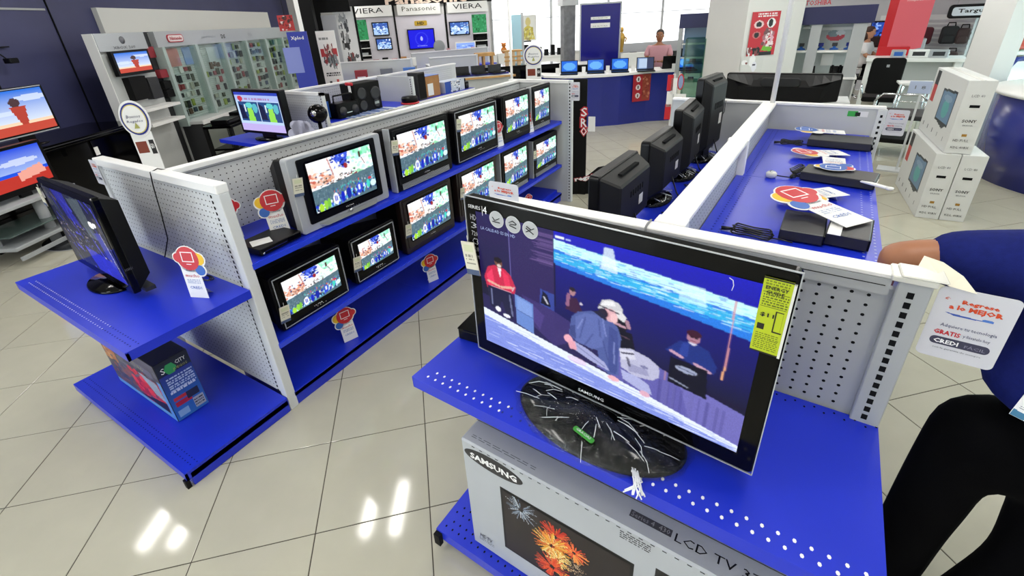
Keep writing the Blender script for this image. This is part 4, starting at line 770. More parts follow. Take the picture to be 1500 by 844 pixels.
# ================================================================== TVs seen from behind on the right gondola
def backtv(lab, x, y0, y1, z1, d, rz=0, z0=1.05, lean=0):
    t = thing('flat_television', lab, 'television', RG(x, (y0+y1)/2, 1.0), RANG+R(-90)+rz, 'flat televisions seen from behind on the right gondola'); w_ = y1-y0; h = z1-z0; z0 -= 1.0
    MB().rbox(-w_/2, w_/2, -.03, .02, z0, z0+h, .02, 'y').build('front_frame', BLK, t, .005)
    picture(t, CRTCV, (0, -.031, z0+h/2+.01), FX, FZ, w_-.08, h-.1, SCREEN, 'screen')
    MB().add([(-w_/2+.01, .02, z0+.02), (w_/2-.01, .02, z0+.02), (w_/2-.01, .02, z0+h-.01), (-w_/2+.01, .02, z0+h-.01), (-w_/2+.05, d, z0+.07), (w_/2-.05, d, z0+.07), (w_/2-.05, d, z0+h-.05), (-w_/2+.05, d, z0+h-.05)],
             [(0, 1, 5, 4), (1, 2, 6, 5), (2, 3, 7, 6), (3, 0, 4, 7), (4, 5, 6, 7)]).build('back_cover', mat('back_cover_plastic', '191a1c', .5, spec=.35, bump=.1, bscale=300), t, .008)
    bxo('vent', HOLE, t, -w_*.22, w_*.22, d*.5, d*.7, z0+h-.032, z0+h-.02); v_ = MB()
    for q in range(6): v_.box(-.09+q*.03, -.08+q*.03, d-.001, d+.002, z0+h*.6, z0+h*.68)
    v_.build('vent_slot', HOLE, t)
    bxo('rating_label', WHITE, t, -.1, -.05, d, d+.001, z0+h*.38, z0+h*.52); bxo('stand_neck', BLK, t, -.06, .06, -.01, .03, 0, z0+.03)
    MB().lathe([(.15, 0), (.15, .012), (.05, .02)], 24, sy=.65).build('stand_base', BLKG, t)
    b_ = MB().lathe([(.17, 0), (.178, .015), (.16, .035), (.08, .05)], 26, sy=.68); b_.v = [(x+random.uniform(-.01, .01), y+random.uniform(-.01, .01), max(0, z+random.uniform(-.008, .012))) for x, y, z in b_.v]; b_.build('plastic_bag', WRAP, t)
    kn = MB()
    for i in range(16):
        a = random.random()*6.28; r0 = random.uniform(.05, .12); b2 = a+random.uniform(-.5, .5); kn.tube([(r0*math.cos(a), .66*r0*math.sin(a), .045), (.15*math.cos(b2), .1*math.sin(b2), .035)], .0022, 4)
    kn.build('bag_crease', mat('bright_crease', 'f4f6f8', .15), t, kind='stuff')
    MB().tube([(.0, d, z0+.1), (.02, d+.04, z0+.02), (.06, d+.10, .01), (.0, d+.16, .006), (-.05, d+.12, .006)], .004, 5).build('power_cord', CABLE, t)
    return t
backtv('nearest and lowest black flat television turned away on the right gondola', .25, .36, .84, 1.385, .10)
backtv('second black flat television turned away, counted from the front, on the right gondola', .26, .98, 1.42, 1.39, .09)
backtv('third black flat television turned away on the right gondola, slightly taller', .27, 1.47, 1.93, 1.47, .08, R(4))
backtv('tallest and farthest black flat television turned away on the right gondola', .30, 1.97, 2.36, 1.585, .07, R(-6))
t = thing('disc_player', 'small dark disc player lying on the far left shelf of the right gondola', 'disc player', RG(.50, 2.1, 1.002), RANG); MB().box(-.1, .1, -.12, .12, 0, .035).build('case', DGREY, t, .003); bxo('lid', SILV, t, -.08, .08, -.1, .1, .035, .04)
t = thing('cable', 'tangle of black cables on the blue shelf behind the turned away televisions', 'cable', RG(.45, 1.0, 1.002)); mb = MB()
for k_ in range(5): mb.tube([(random.uniform(-.05, .05)+.04*math.cos(a), -.3+k_*.25+.10*math.sin(a*.7), .006+.004*abs(math.sin(a*2))) for a in np.linspace(0, 7, 16)], .0035, 5)
mb.build('cord', CABLE, t)
# wires on the far panel
t = thing('cable', 'thin black wires hanging down the far white panel of the right gondola', 'cable', RG(.33, RL-.012, 0)); mb = MB()
mb.tube([(0, 0, H), (.01, -.003, 1.3), (-.03, -.003, 1.2), (-.05, -.01, 1.02)], .0025, 5); mb.tube([(.04, 0, H), (.04, -.003, 1.3), (.0, -.003, 1.22), (-.01, -.01, 1.02)], .0025, 5); mb.build('cord', CABLE, t)

# ---- upper right shelf: players, fallen cards, cables
def player(lab, x, y, rz, w_, d, h=.045, nm='disc_player'):
    t = thing(nm, lab, 'disc player', RG(x, y, 1.202), RANG+rz, 'black disc players on the upper blue shelf'); MB().box(-w_/2, w_/2, -d/2, d/2, .004, h).build('case', mat('dark_case', '2a2a2c', .4), t, .003); bxo('front_panel', BLKG, t, w_/2, w_/2+.004, -d/2, d/2, .008, h-.004)
    bxo('drawer_line', CHROME, t, w_/2+.004, w_/2+.005, -d*.3, d*.3, .02, .022); return t
def fallen(lab, x, y, rz, h, flip=1, tilt=-82, z=1.206, cols=None):
    t = bubble_card((0, 0, 0), 0, h, lab, 0, flip, 'fallen price cards on the upper blue shelf', cols); t.matrix_basis = Matrix.Translation(RG(x, y, z)) @ Matrix.Rotation(RANG+rz, 4, 'Z') @ Matrix.Rotation(R(tilt), 4, 'X'); return t
player('black disc player nearest the front rail, on the upper blue shelf', 1.02, .58, R(0), .14, .22)
bxo('paper_sheet', WHITE, player('small black box with coloured print beside the nearest disc player', 1.165, .60, R(-4), .13, .22, .05, 'printed_box'), -.06, -.02, -.12, .12, .05, .052)
player('black disc player under the middle fallen card on the upper blue shelf', 1.12, 1.31, R(-8), .30, .16)
player('black disc player under the farthest fallen card on the upper blue shelf', 1.11, 2.06, R(-3), .32, .20)
fallen('fallen white and red bubble card lying over the nearest disc player', 1.19, .60, R(54), .36, tilt=-84, z=1.262)
fallen('fallen white card with blue arch between the nearest and the middle disc players', 1.13, 1.08, R(135), .30, tilt=-88, z=1.225, cols=(BPR, WHITE, YEL, WHITE))
fallen('fallen card with blue oval on the middle disc player', 1.09, 1.56, R(180), .27, tilt=-89, z=1.252, cols=(BPR, RED, BPR, YEL))
fallen('fallen white card with curved top behind the middle disc player', 1.14, 1.83, R(122), .30, tilt=-86, z=1.215, cols=(RED, YEL, WHITE, WHITE))
fallen('fallen blue and white card on the farthest disc player', 1.13, 2.20, R(95), .28, tilt=-88, z=1.252, cols=(BPR, YEL, WHITE, BPR))
def coil(lab, x, y, z, rz=0, s=1, n=4):
    t = thing('cable', lab, 'cable', RG(x, y, z), RANG+rz, 'coiled black power cords on the upper blue shelf'); mb = MB()
    for k_ in range(n): mb.tube([(s*(.07*math.cos(a)+random.uniform(-.006, .006)), s*(.022*math.sin(a)+k_*.006), .006+.006*k_*s+.004*math.sin(3*a)) for a in np.linspace(0, 6.2, 16)], .0032, 5)
    mb.build('cord', CABLE, t); MB().tube([(-.11*s, 0, .008), (-.07*s, .01, .01)], [.009, .006], 6).build('plug', CABLE, t); mb = MB().tube([(.06*s, .0, .008), (.1*s, .01, .006), (.14*s, .0, .008)], .003, 5).build('cord_end', CABLE, t)
    return t
coil('coiled black cord at the near end of the upper blue shelf', .86, .46, 1.202, R(-5), 1.0); coil('tangled black cord in the middle of the upper blue shelf', .96, 1.36, 1.202, R(70), .95, 5); coil('coiled black cord at the far end of the upper blue shelf', .86, 1.98, 1.202, R(5), .85)
t = thing('power_adapter', 'clear round adapter with silver core on the upper blue shelf', 'adapter', RG(.835, 1.245, 1.202)); MB().lathe([(.022, 0), (.026, .01), (.026, .022), (.018, .03)], 16).build('clear_shell', mat('clear_plastic_cap', 'dcdcd4', .2), t); MB().lathe([(.010, .03), (.01, .034)], 12).build('silver_core', CHROME, t); MB().tube([(.02, 0, .012), (.08, .01, .006), (.11, .02, .006)], .003, 5).build('cord', CABLE, t)
t = thing('white_cable', 'white plug and strip sticking out over the right edge of the upper shelf', 'cable', RG(1.22, 1.22, 1.235), RANG+R(-35)); MB().box(-.02, .10, -.012, .012, 0, .01).build('strip', WHITE, t, .003); MB().lathe([(.014, 0), (.014, .01)], 10, c=(.11, 0, 0)).build('plug', WHITE, t)

# ================================================================== PEOPLE
def skin(name, J, E, m, parent, sub=2, root=0):
    """J: list of (x, y, z, rx, ry); E: edges; grown into one smooth surface"""
    me = bpy.data.meshes.new(name); me.from_pydata([j[:3] for j in J], E, []); ob = link(name, me, parent)
    me.materials.append(m)
    bm = bmesh.new(); bm.from_mesh(me); lay = bm.verts.layers.skin.verify()
    bm.verts.ensure_lookup_table()
    for i, j in enumerate(J): bm.verts[i][lay].radius = (j[3], j[4] if len(j) > 4 else j[3]); bm.verts[i][lay].use_root = (i == root)
    bm.to_mesh(me); bm.free()
    s = ob.modifiers.new('skin', 'SKIN'); s.use_smooth_shade = True; b = ob.modifiers.new('sub', 'SUBSURF'); b.levels = sub; b.render_levels = sub
    return ob
def chain(*idx): return [(idx[i], idx[i+1]) for i in range(len(idx)-1)]
def head(parent, c, yaw, skinm, hairm, long_=False, s=1.0):
    """head with face, placed with its centre at c, facing local -y turned by yaw"""
    h = MB(); prof = [(.0, -.115), (.035, -.112), (.055, -.095), (.066, -.06), (.073, -.02), (.077, .02), (.075, .06), (.062, .09), (.035, .112), (.005, .12)]
    h.lathe([(max(r, .004), z) for r, z in prof], 20, sy=1.2)
    h.sph((0, -.088, -.02), .016, 8, (.8, 1.1, 1.5)); h.sph((-.078, 0, -.01), .02, 8, (.4, .9, 1.4)); h.sph((.078, 0, -.01), .02, 8, (.4, .9, 1.4))
    ho = h.build('head', skinm, parent); M = Matrix.Translation(c) @ Matrix.Rotation(yaw, 4, 'Z') @ Matrix.Scale(s, 4); ho.matrix_local = M
    e = MB(); e.sph((-.03, -.084, .012), .010, 8, (1.2, .5, .7)).sph((.03, -.084, .012), .010, 8, (1.2, .5, .7)); e.build('eye', WHITE, ho)
    e = MB(); e.sph((-.03, -.088, .012), .006, 8).sph((.03, -.088, .012), .006, 8).box(-.045, -.015, -.092, -.084, .028, .033).box(.015, .045, -.092, -.084, .028, .033); e.build('brow', hairm, ho)
    MB().sph((0, -.082, -.055), .02, 8, (1.2, .4, .35)).build('mouth', mat('lips', '8c4a40', .5), ho)
    k = MB(); k.lathe([(.079, .015), (.083, .05), (.074, .09), (.045, .122), (.004, .132)], 20, c=(0, .012, 0), sy=1.2); k.box(-.062, .062, .02, .098, -.06, .05)
    if long_: k.sph((0, .05, -.06), .085, 12, (1, .8, 1.3))
    k.build('hair', hairm, ho, .004); return ho
def hand(parent, w_, d, side, m, s=1.0):
    """palm with five unequal bent fingers; w_ wrist point, d direction of the hand"""
    w_ = Vector(w_); d = Vector(d).normalized(); a = d.cross(Vector((0, .3, 1))).normalized(); n = d.cross(a)
    J = [(*w_, .024*s, .018*s), (*(w_+d*.045*s), .032*s, .016*s), (*(w_+d*.085*s), .034*s, .014*s)]; E = [(0, 1), (1, 2)]
    o = skin('hand', J, E, m, parent, 1)
    for k, (off, ln) in enumerate(((-.027, .062), (-.009, .074), (.010, .070), (.028, .055))):
        b = w_+d*.085*s+a*off*s; q = [b, b+d*ln*.45*s-n*.006*s, b+d*ln*.75*s-n*.02*s, b+d*ln*.95*s-n*.038*s]
        skin('finger', [(*p, r*s, r*s) for p, r in zip(q, (.009, .0085, .008, .0065))], chain(0, 1, 2, 3), m, o, 1)
    b = w_+d*.03*s-a*side*.026*s; q = [b, b+d*.025*s-a*side*.022*s, b+d*.055*s-a*side*.028*s-n*.01*s]
    skin('thumb', [(*p, r*s, r*s) for p, r in zip(q, (.012, .010, .008))], chain(0, 1, 2), m, o, 1); return o
ps = thing('person', 'person in a blue polo shirt and black trousers reaching over the front gondola', 'person', (2.93, .52, 0)); B0 = Vector((2.93, .52, 0))
def wl_(*j): return (j[0]-B0.x, j[1]-B0.y, j[2], *j[3:])
J = [wl_(2.93, .50, .96, .14, .11), wl_(2.94, .50, 1.12, .13, .10), wl_(2.96, .50, 1.30, .15, .10), wl_(3.0, .50, 1.45, .06), wl_(3.03, .48, 1.54, .05),
     wl_(2.82, .50, 1.385, .06), wl_(2.66, .50, 1.36, .054), wl_(2.52, .485, 1.34, .056), wl_(2.58, .52, 1.23, .048), wl_(2.605, .60, 1.10, .030),
     wl_(3.14, .47, 1.38, .06), wl_(3.20, .42, 1.18, .045), wl_(3.12, .30, 1.05, .035), wl_(3.02, .24, 1.02, .026)]
skin('body', J, chain(0, 1, 2, 3, 4)+[(2, 5)]+chain(5, 6, 7, 8, 9)+[(2, 10)]+chain(10, 11, 12, 13), SKIN, ps)
J = [wl_(2.925, .50, .95, .185, .14), wl_(2.92, .50, 1.10, .185, .14), wl_(2.95, .50, 1.26, .18, .13), wl_(2.97, .50, 1.37, .15, .11), wl_(3.0, .50, 1.44, .075), wl_(2.83, .50, 1.375, .105, .10), wl_(2.70, .50, 1.36, .09), wl_(2.585, .50, 1.345, .078),
     wl_(3.13, .47, 1.365, .10), wl_(3.185, .43, 1.24, .085)]
skin('polo_shirt', J, chain(0, 1, 2, 3, 4)+[(3, 5)]+chain(5, 6, 7)+[(3, 8), (8, 9)], POLO, ps)
J = [wl_(2.93, .50, .96, .155, .13), wl_(2.93, .49, .90, .160, .135), wl_(2.825, .46, .74, .105), wl_(2.79, .42, .48, .088), wl_(2.79, .44, .20, .085), wl_(2.785, .46, .07, .085), wl_(3.045, .45, .74, .105), wl_(3.04, .39, .48, .088), wl_(2.93, .33, .22, .082), wl_(2.90, .33, .07, .082)]
skin('trousers', J, [(0, 1), (1, 2)]+chain(2, 3, 4, 5)+[(1, 6)]+chain(6, 7, 8, 9), TROU, ps, root=1)
for x, y in ((2.785, .46), (2.90, .33)):
    sh = MB().rbox(-.045, .045, -.06, .20, 0, .07, .04, 'z'); sh.build('shoe', mat('black_shoe_leather', '0c0c0c', .3), ps, .012).location = (x-B0.x, y-B0.y, 0)
head(ps, Vector(wl_(3.04, .47, 1.64)), R(-60), SKIN, HAIR)
hand(ps, wl_(2.605, .60, 1.10), (.05, -.02, -1), 1, SKIN); hand(ps, wl_(3.02, .24, 1.02), (-.8, -.2, -.4), -1, SKIN)
bd = thing('name_badge', 'white name badge with a small portrait on the blue shirt', 'badge', (0, 0, 0)); bd.matrix_basis = plane_M((2.865, .352, 1.045), Vector((.88, -.42, -.12)), Vector((.12, .1, 1)))
MB().box(-.027, .027, -.04, .04, 0, .003).build('card', WHITE, bd); picture(bd, Cv(30, 44, 'f0f0f0').rect(.25, .06, .75, .5, 'f8f8f8').ell(.5, .26, .15, .17, '7c4838').ell(.5, .16, .16, .09, '201810').rect(.3, .42, .7, .5, '26262c').writing(.15, .55, .85, .68, 2, '303048').poly([(0, .75), (.6, .8), (.5, 1), (0, 1)], '3c7ca0').poly([(.55, .78), (1, .7), (1, 1), (.6, 1)], 'c8a850'), (0, 0, .003), FX, FY, .052, .078)
MB().tube([(0, .04, .002), (.0, .09, .0)], .003, 5).build('strap', INK, bd)
def seated(lab, loc, yaw, shirt, skm, hairm, long_=False, sc=1.0, head_yaw=0, lift=0):
    t = thing('person', lab, 'person', loc, yaw)
    LF = lambda J: [(j[0], j[1], j[2]+(lift if j[2] > .2 else 0), *j[3:]) for j in J]
    J = [(0, 0, .55, .14, .11), (0, 0, .75, .15, .11), (0, 0, .97, .17, .11), (0, 0, 1.07, .05), (0, 0, 1.16, .045), (-.19, 0, 1.0, .055), (-.24, -.08, .80, .045), (-.18, -.28, .74, .038), (-.08, -.36, .76, .028), (.19, 0, 1.0, .055), (.24, -.08, .80, .045), (.18, -.28, .74, .038), (.08, -.36, .76, .028)]
    skin('body', LF(J), chain(0, 1, 2, 3, 4)+[(2, 5)]+chain(5, 6, 7, 8)+[(2, 9)]+chain(9, 10, 11, 12), skm, t)
    J = [(0, 0, .5, .17, .13), (0, 0, .72, .17, .13), (0, 0, .93, .19, .13), (0, 0, 1.03, .12, .09), (-.2, 0, .99, .08), (-.25, -.07, .82, .065), (.2, 0, .99, .08), (.25, -.07, .82, .065)]
    skin('shirt', LF(J), chain(0, 1, 2, 3)+[(2, 4), (4, 5), (2, 6), (6, 7)], shirt, t)
    J = [(0, 0, .5, .17, .14), (-.1, -.2, .48, .09), (-.1, -.42, .47, .075), (-.1, -.42, .08, .06), (.1, -.2, .48, .09), (.1, -.42, .47, .075), (.1, -.42, .08, .06)]
    skin('trousers', LF(J), [(0, 1)]+chain(1, 2, 3)+[(0, 4)]+chain(4, 5, 6), TROU, t)
    for s_ in (-1, 1):
        MB().rbox(-.045, .045, -.16, .08, 0, .07, .03).build('shoe', BLK, t, .01).location = (.1*s_, -.42, 0); hand(t, (.08*s_, -.36, .76+lift), (-.3*s_, -1, -.1), s_, skm)
    head(t, Vector((0, -.01, 1.23+lift)), head_yaw, skm, hairm, long_); return t
def office_chair(lab, loc, rz, back=1.1):
    t = thing('office_chair', lab, 'chair', loc, rz)
    MB().rbox(-.24, .24, -.24, .24, .44, .52, .06).build('seat', BLKM, t, .015)
    b = MB().rbox(-.22, .22, .22, .28, .58, back, .05, 'y'); b.build('backrest', BLKM, t, .01); bxo('badge', GMET, t, -.02, .02, .28, .283, back-.14, back-.10)
    MB().tube([(0, 0, .08), (0, 0, .44)], .025, 8).build('pedestal', CHROME, t); s = MB()
    for k in range(5): s.tube([(0, 0, .09), (.26*math.cos(k*1.2566), .26*math.sin(k*1.2566), .06)], .018, 6); s.sph((.26*math.cos(k*1.2566), .26*math.sin(k*1.2566), .028), .028, 8)
    s.build('star_base', CHROME, t)
    for q in (-1, 1): MB().tube([(.24*q, .2, .5), (.28*q, .18, .68), (.28*q, -.12, .68), (.24*q, -.1, .5)], .015, 6).build('armrest', CHROME, t)
    return t

# ================================================================== LEFT WALL DISPLAYS   (s along the wall, d into it, faces -d)
def LT(name, lab, cat, s, d, z=0, group=None, **k): return thing(name, lab, cat, LW(s, d, z), LANG, group)
def clip_toon(w=44, h=28):     # sky, desert ground and a small red figure of no particular kind
    return Cv(w, h, '2a80e0').vgrad('1c6cd8', 'd0dcf0', 0, .72).ell(.8, .2, .3, .07, 'e8f0f8', .6).ell(.2, .5, .3, .06, 'e0ecf8', .5).rect(0, .72, 1, .8, 'f0d0b0').rect(0, .80, 1, 1, 'c04838').poly([(.42, .38), (.66, .38), (.60, .8), (.5, .8)], 'b04030').ell(.52, .28, .08, .1, '4c3438')
WARM = picmat('lit_screen_soft', .95)
t = LT('demo_station', 'tall silver-grey console demo station with a small flat television, against the blue wall', 'display stand', 0, 0)
bxo('back_board', LGREY, t, .0, .93, .0, .12, .0, 2.08); bxo('side_edge', WMETB, t, -.012, .0, -.02, .12, 0, 2.09); bxo('header', SILV, t, 0, .93, -.03, 0, 1.86, 2.09)
text(t, 'XBOX 360', (.46, -.032, 1.90), FX, FZ, .04, GINK, width=.42); MB().lathe([(.05, 0), (.05, .004)], 16).build('round_logo', GINK, t).matrix_local = plane_M((.46, -.031, 1.995), FX, FZ)
bxo('console_case', BLKM, t, .22, .55, -.10, 0, 1.18, 1.50); bxo('console_case', DGREY, t, .58, .8, -.10, 0, 1.15, 1.46); bxo('shelf', WMETB, t, .15, .9, -.25, 0, 1.02, 1.06); bxo('shelf', WMETB, t, .15, .9, -.25, 0, .80, .84)
t = LT('flat_television', 'small flat television with a sunny picture on the grey demo station', 'television', .44, -.08, 1.53)
MB().rbox(-.37, .35, -.03, .03, 0, .33, .015, 'y').build('front_frame', BLK, t, .003); picture(t, clip_toon(), (-.01, -.031, .17), FX, FZ, .64, .26, SCREEN, 'screen'); bxo('wall_bracket', BLKM, t, -.1, .1, .03, .08, .1, .25)
t = LT('console_cabinet', 'narrow dark cabinet with red and black game packs beside the grey demo station', 'cabinet', .95, .0)
bxo('back_board', DGREY, t, 0, .17, .05, .12, 0, 2.08); bxo('red_panel', mat('deep_red_board', '8c2430', .5), t, .01, .16, .02, .05, 1.72, 1.88)
for z_ in (1.42, 1.25, 1.12): bxo('game_pack', BLKM if z_ < 1.3 else mat('deep_red_board', '8c2430', .5), t, .0, .17, -.06, .05, z_, z_+.12)
# glazed product wall in bays
t = LT('product_wall', 'long grey slatted product wall with glass uprights and silver header', 'display', 1.15, 0)
Lw = 5.1
bxo('back_board', LGREY, t, 0, Lw, .05, .1, .0, 2.08); bxo('header', SILV, t, 0, Lw, -.03, .05, 1.86, 2.09)
sl = MB()
for k in range(34): sl.box(0, Lw, .035, .05, .72+k*.034, .722+.022+k*.034)
sl.build('slat', mat('pale_slat', 'd0d6d4', .5), t, kind='stuff')
for k in range(7): bxo('glass_upright', mat('pale_green_upright', 'a8b8b4', .2), t, k*.85-.02, k*.85+.05, -.10, .05, .62, 1.86)
MB().rbox(.26, .66, -.045, -.03, 1.92, 2.04, .05, 'y').build('logo_plate', mat('logo_red', 'b02c3c', .4), t); MB().rbox(.275, .645, -.048, -.03, 1.933, 2.027, .04, 'y').build('logo_plate', mat('logo_pale', 'e0d4d4', .4), t)
text(t, 'Nintendo', (.46, -.05, 1.98), FX, FZ, .055, mat('logo_red', 'b02c3c', .4), width=.30, bold=.02); text(t, 'NINTENDO', (1.42, -.032, 1.97), FX, FZ, .035, mat('pale_grey_ink', '9ca0a8', .4), width=.45); text(t, 'DS', (1.88, -.032, 1.965), FX, FZ, .075, INK, width=.14, bold=.02)
text(t, 'Wii', (2.9, -.032, 1.97), FX, FZ, .07, mat('pale_grey_ink', '9ca0a8', .4), width=.16)
bxo('picture_panel', mat('pale_blue_board', '8ca0c8', .4), t, .62, 1.02, .02, .035, 1.55, 1.83); bxo('picture_panel', mat('pale_red_board', 'c88c88', .4), t, .08, .50, .02, .035, 1.55, 1.83); bxo('picture_panel', mat('pale_board', 'c4ccd0', .4), t, 1.3, 1.65, .02, .035, 1.5, 1.8)
bxo('counter_shelf', LGREY, t, .02, 2.75, -.32, .05, .64, .69); bxo('counter_edge', WMETB, t, .02, 2.75, -.335, -.32, .63, .70)
for k in range(4): bxo('cabinet_door', mat('grey_green_door', '8a9088', .4), t, .05+k*.67, .66+k*.67, -.30, -.28, .08, .60, .004)
bxo('cabinet_body', DGREY, t, .03, 2.74, -.28, .05, 0, .63)
g = MB()
for k in range(6): g.box(k*.85+.06, k*.85+.80, -.085, -.08, .72, 1.84)
g.build('glass_door', glassmat('display_glass', 'f4faf8', .07), t)
cols = ['1c1e20', '2a3a48', 'c8ccc8', '38402c', '8c9c30', '90383c', 'e0e0dc', '3c4c70', '50545c', 'a8a898', '202428', '5c4430']
pm = []
for c_ in cols:
    mb = MB().box(-.045, .045, -.02, .0, -.06, .06); pm.append(mb.mesh('product_pack', mat('pack_'+c_, c_, .4)))
ORD = ['first', 'second', 'third', 'fourth', 'fifth', 'sixth', 'seventh', 'eighth', 'ninth']
for bay in range(6):
    for row in range(8):
        q = 0; x_ = .10
        while x_ < .76 and not (bay < 2 and row < 2):
            if random.random() < .80:
                o = link('product_pack', random.choice(pm)); o.location = LW(1.15+bay*.85+x_, .03, 1.76-row*.135+random.uniform(-.015, .015)); o.rotation_euler = (0, 0, LANG); o.scale = (random.uniform(.6, 1.05), 1, random.uniform(.55, 1.0)); q += 1
                tag(o, 'small pack, %s from the left, %s row, %s bay of the product wall' % (ORD[min(q-1, 8)], ORD[row], ORD[bay]), 'pack', 'small accessory packs on the glazed product wall')
            x_ += random.uniform(.10, .15)
# upper left television, lower one on a dark metal stand
t = LT('flat_television', 'flat television with a blue sky picture on the black sideboard at the left edge', 'television', -1.64, -.2, 1.09)
MB().rbox(-.42, .40, -.03, .03, 0, .50, .012, 'y').build('front_frame', BLK, t, .003); picture(t, clip_toon(60, 40), (-.01, -.031, .255), FX, FZ, .76, .44, SCREEN, 'screen'); bxo('silver_edge', SILV, t, -.40, .38, -.034, -.028, .005, .018); bxo('silver_edge', SILV, t, -.40, .38, -.034, -.028, .485, .495)
bxo('stand_neck', BLK, t, -.08, .08, -.01, .03, -.09, 0); MB().lathe([(.2, 0), (.2, .012), (.05, .02)], 20, sy=.5).build('stand_base', BLKG, t).location = (0, 0, -.11)
t = LT('sideboard', 'long black sideboard below the upper left television', 'sideboard', -1.2, .0); bxo('body', BLKM, t, -1.2, 1.1, -.1, .5, .0, .90); bxo('top', BLKG, t, -1.22, 1.12, -.32, .52, .90, .955, .004)
for k in range(3): bxo('door', BLKG, t, -1.15+k*.76, -.43+k*.76, -.12, -.1, .1, .84, .004)
bxo('grey_edge', GMET, t, -1.2, 1.1, -.125, -.118, .86, .868); bxo('edge_strip', DGREY, t, -1.22, 1.12, -.324, -.32, .925, .935)
t = LT('price_tag', 'white paper tag on the black front of the sideboard', 'price tag', -1.02, -.33, .70); MB().box(-.03, .03, -.004, 0, 0, .1).build('tag_card', WHITE, t)
t = LT('flat_television', 'lower flat television with red picture on the grey metal stand at the left edge', 'television', -2.15, -.5, .62)
MB().rbox(-.45, .30, -.03, .04, 0, .47, .012, 'y').build('front_frame', BLK, t, .003); picture(t, Cv(50, 34, '1c50d8').vgrad('1c48d8', '98b0e8', 0, .6).rect(0, .68, 1, 1, 'b83028').poly([(.5, .62), (.9, .5), (.95, .75), (.5, .85)], 'e8a090').ell(.6, .35, .3, .08, 'd8e0f0', .7), (-.075, -.031, .25), FX, FZ, .67, .38, SCREEN, 'screen'); bxo('stand_neck', BLK, t, -.12, .0, 0, .03, -.06, 0)
t = LT('metal_television_stand', 'grey metal television stand with glass shelves and round base at the left edge', 'television stand', -2.15, -.5)
for z_ in (.54, .30, .16): bxo('shelf', GMET if z_ != .30 else mat('smoked_glass', '50605c', .1), t, -.55, .34, -.15, .3, z_, z_+(.035 if z_ != .30 else .012), .003)
for x_ in (.28, -.5): bxo('side_post', GMET, t, x_, x_+.03, .05, .1, .16, .54)
bxo('plinth', GMET, t, -.55, .34, -.17, -.15, .06, .10); MB().lathe([(.42, 0), (.42, .02), (.38, .035)], 40).build('round_base', mat('dark_round_base', '2a2c30', .25), t).location = (.2, -.2, 0); MB().tube([(0, 0, .03), (0, 0, .54)], .05, 12).build('column', GMET, t); MB().lathe([(.42, .0), (.43, .006)], 40).build('rim', SILV, t).location = (.2, -.2, .0); MB().sph((0, 0, 0), .035, 10).build('white_knob', WHITE, t).location = (.10, -.36, .05)
t = LT('wall_bracket', 'small black camera on a bracket high on the blue wall', 'camera', -.62, .60, 1.86); bxo('arm', BLKM, t, -.16, .16, .10, .13, .12, .135); MB().tube([(-.05, .12, .12), (-.05, .0, .0)], .008, 6).build('rod', BLKM, t); MB().rbox(-.06, .06, -.05, .05, -.06, .0, .02).build('housing', BLK, t, .006)
t = LT('black_media_table', 'long low black media table standing between the oval sign and the glazed product wall', 'table', .55, -1.15); bxo('table_top', BLKG, t, 0, 2.3, 0, .45, .66, .70, .004); bxo('table_shelf', BLKG, t, .05, 2.25, .03, .42, .30, .33); [bxo('leg', BLKM, t, x_, x_+.05, y_, y_+.05, 0, .66) for x_ in (0, 1.12, 2.25) for y_ in (0, .40)]
for k in range(4):
    o = LT('black_device', 'flat black device on the long low black media table, %s of four from the left' % ['first', 'second', 'third', 'fourth'][k], 'device', .85+k*.55, -.92, .701, 'flat black devices on the media table'); MB().rbox(-.2, .2, -.14, .14, 0, .07+.03*(k % 2), .02).build('case', BLK, o, .006); bxo('grey_front', DGREY, o, -.15, .15, -.143, -.14, .02, .05)
# oval sign on a stand
def oval_sign(lab, loc, rz, zc, rx, rz_, w2):
    t = thing('oval_sign', lab, 'sign', loc, rz, None)
    for nm, m, k, o_ in (('white_rim', WHITE, 1.0, 0), ('navy_ring', NAVY, .88, .004), ('yellow_ring', mat('pale_yellow_board', 'd8cc70', .4), .78, .007), ('face_panel', WHITE, .73, .010)):
        MB().prism(ell(0, 0, rx*k, rz_*k, 32), 0, .006+o_*.3).build(nm, m, t).matrix_local = plane_M((0, -o_, zc), FX, FZ)
    text(t, 'Buenos', (0, -.024, zc+rz_*.16), FX, FZ, rz_*.17, NINK, width=rx*.95, shear=.2); text(t, 'Regalos', (0, -.024, zc-rz_*.12), FX, FZ, rz_*.17, NINK, width=rx*1.1, shear=.2)
    MB().add([(-.02, 0, 0), (.02, 0, 0), (0, 0, .05)], [(0, 1, 2)]).build('small_emblem', mat('olive_ink', 'a8a858', .4), t).location = (0, -.024, zc-rz_*.5)
    MB().box(-w2/2, w2/2, 0, .012, .0, zc-rz_*.75).build('post_board', WHITE, t, .003); bxo('picture_board', mat('brown_print', '7c3018', .4), t, -w2*.42, w2*.1, -.002, 0, zc-rz_*1.9, zc-rz_*1.25); bxo('black_strip', INK, t, w2*.22, w2*.45, -.002, 0, zc-rz_*2.0, zc-rz_*1.2)
    text(t, 'GO', (w2*.33, -.0025, zc-rz_*1.55), FX, FZ, rz_*.3, WINK, width=w2*.18, bold=.03); bxo('foot', BLKM, t, -w2*.7, w2*.7, -.12, .12, 0, .012); return t
oval_sign('oval white sign with navy and yellow rings in front of the grey demo station', (-2.50, .70, 0), R(50), 1.40, .105, .15, .15)
oval_sign('oval white and blue sign beyond the far end of the left gondola', (-.90, 4.75, 0), R(25), 1.55, .135, .135, .2)

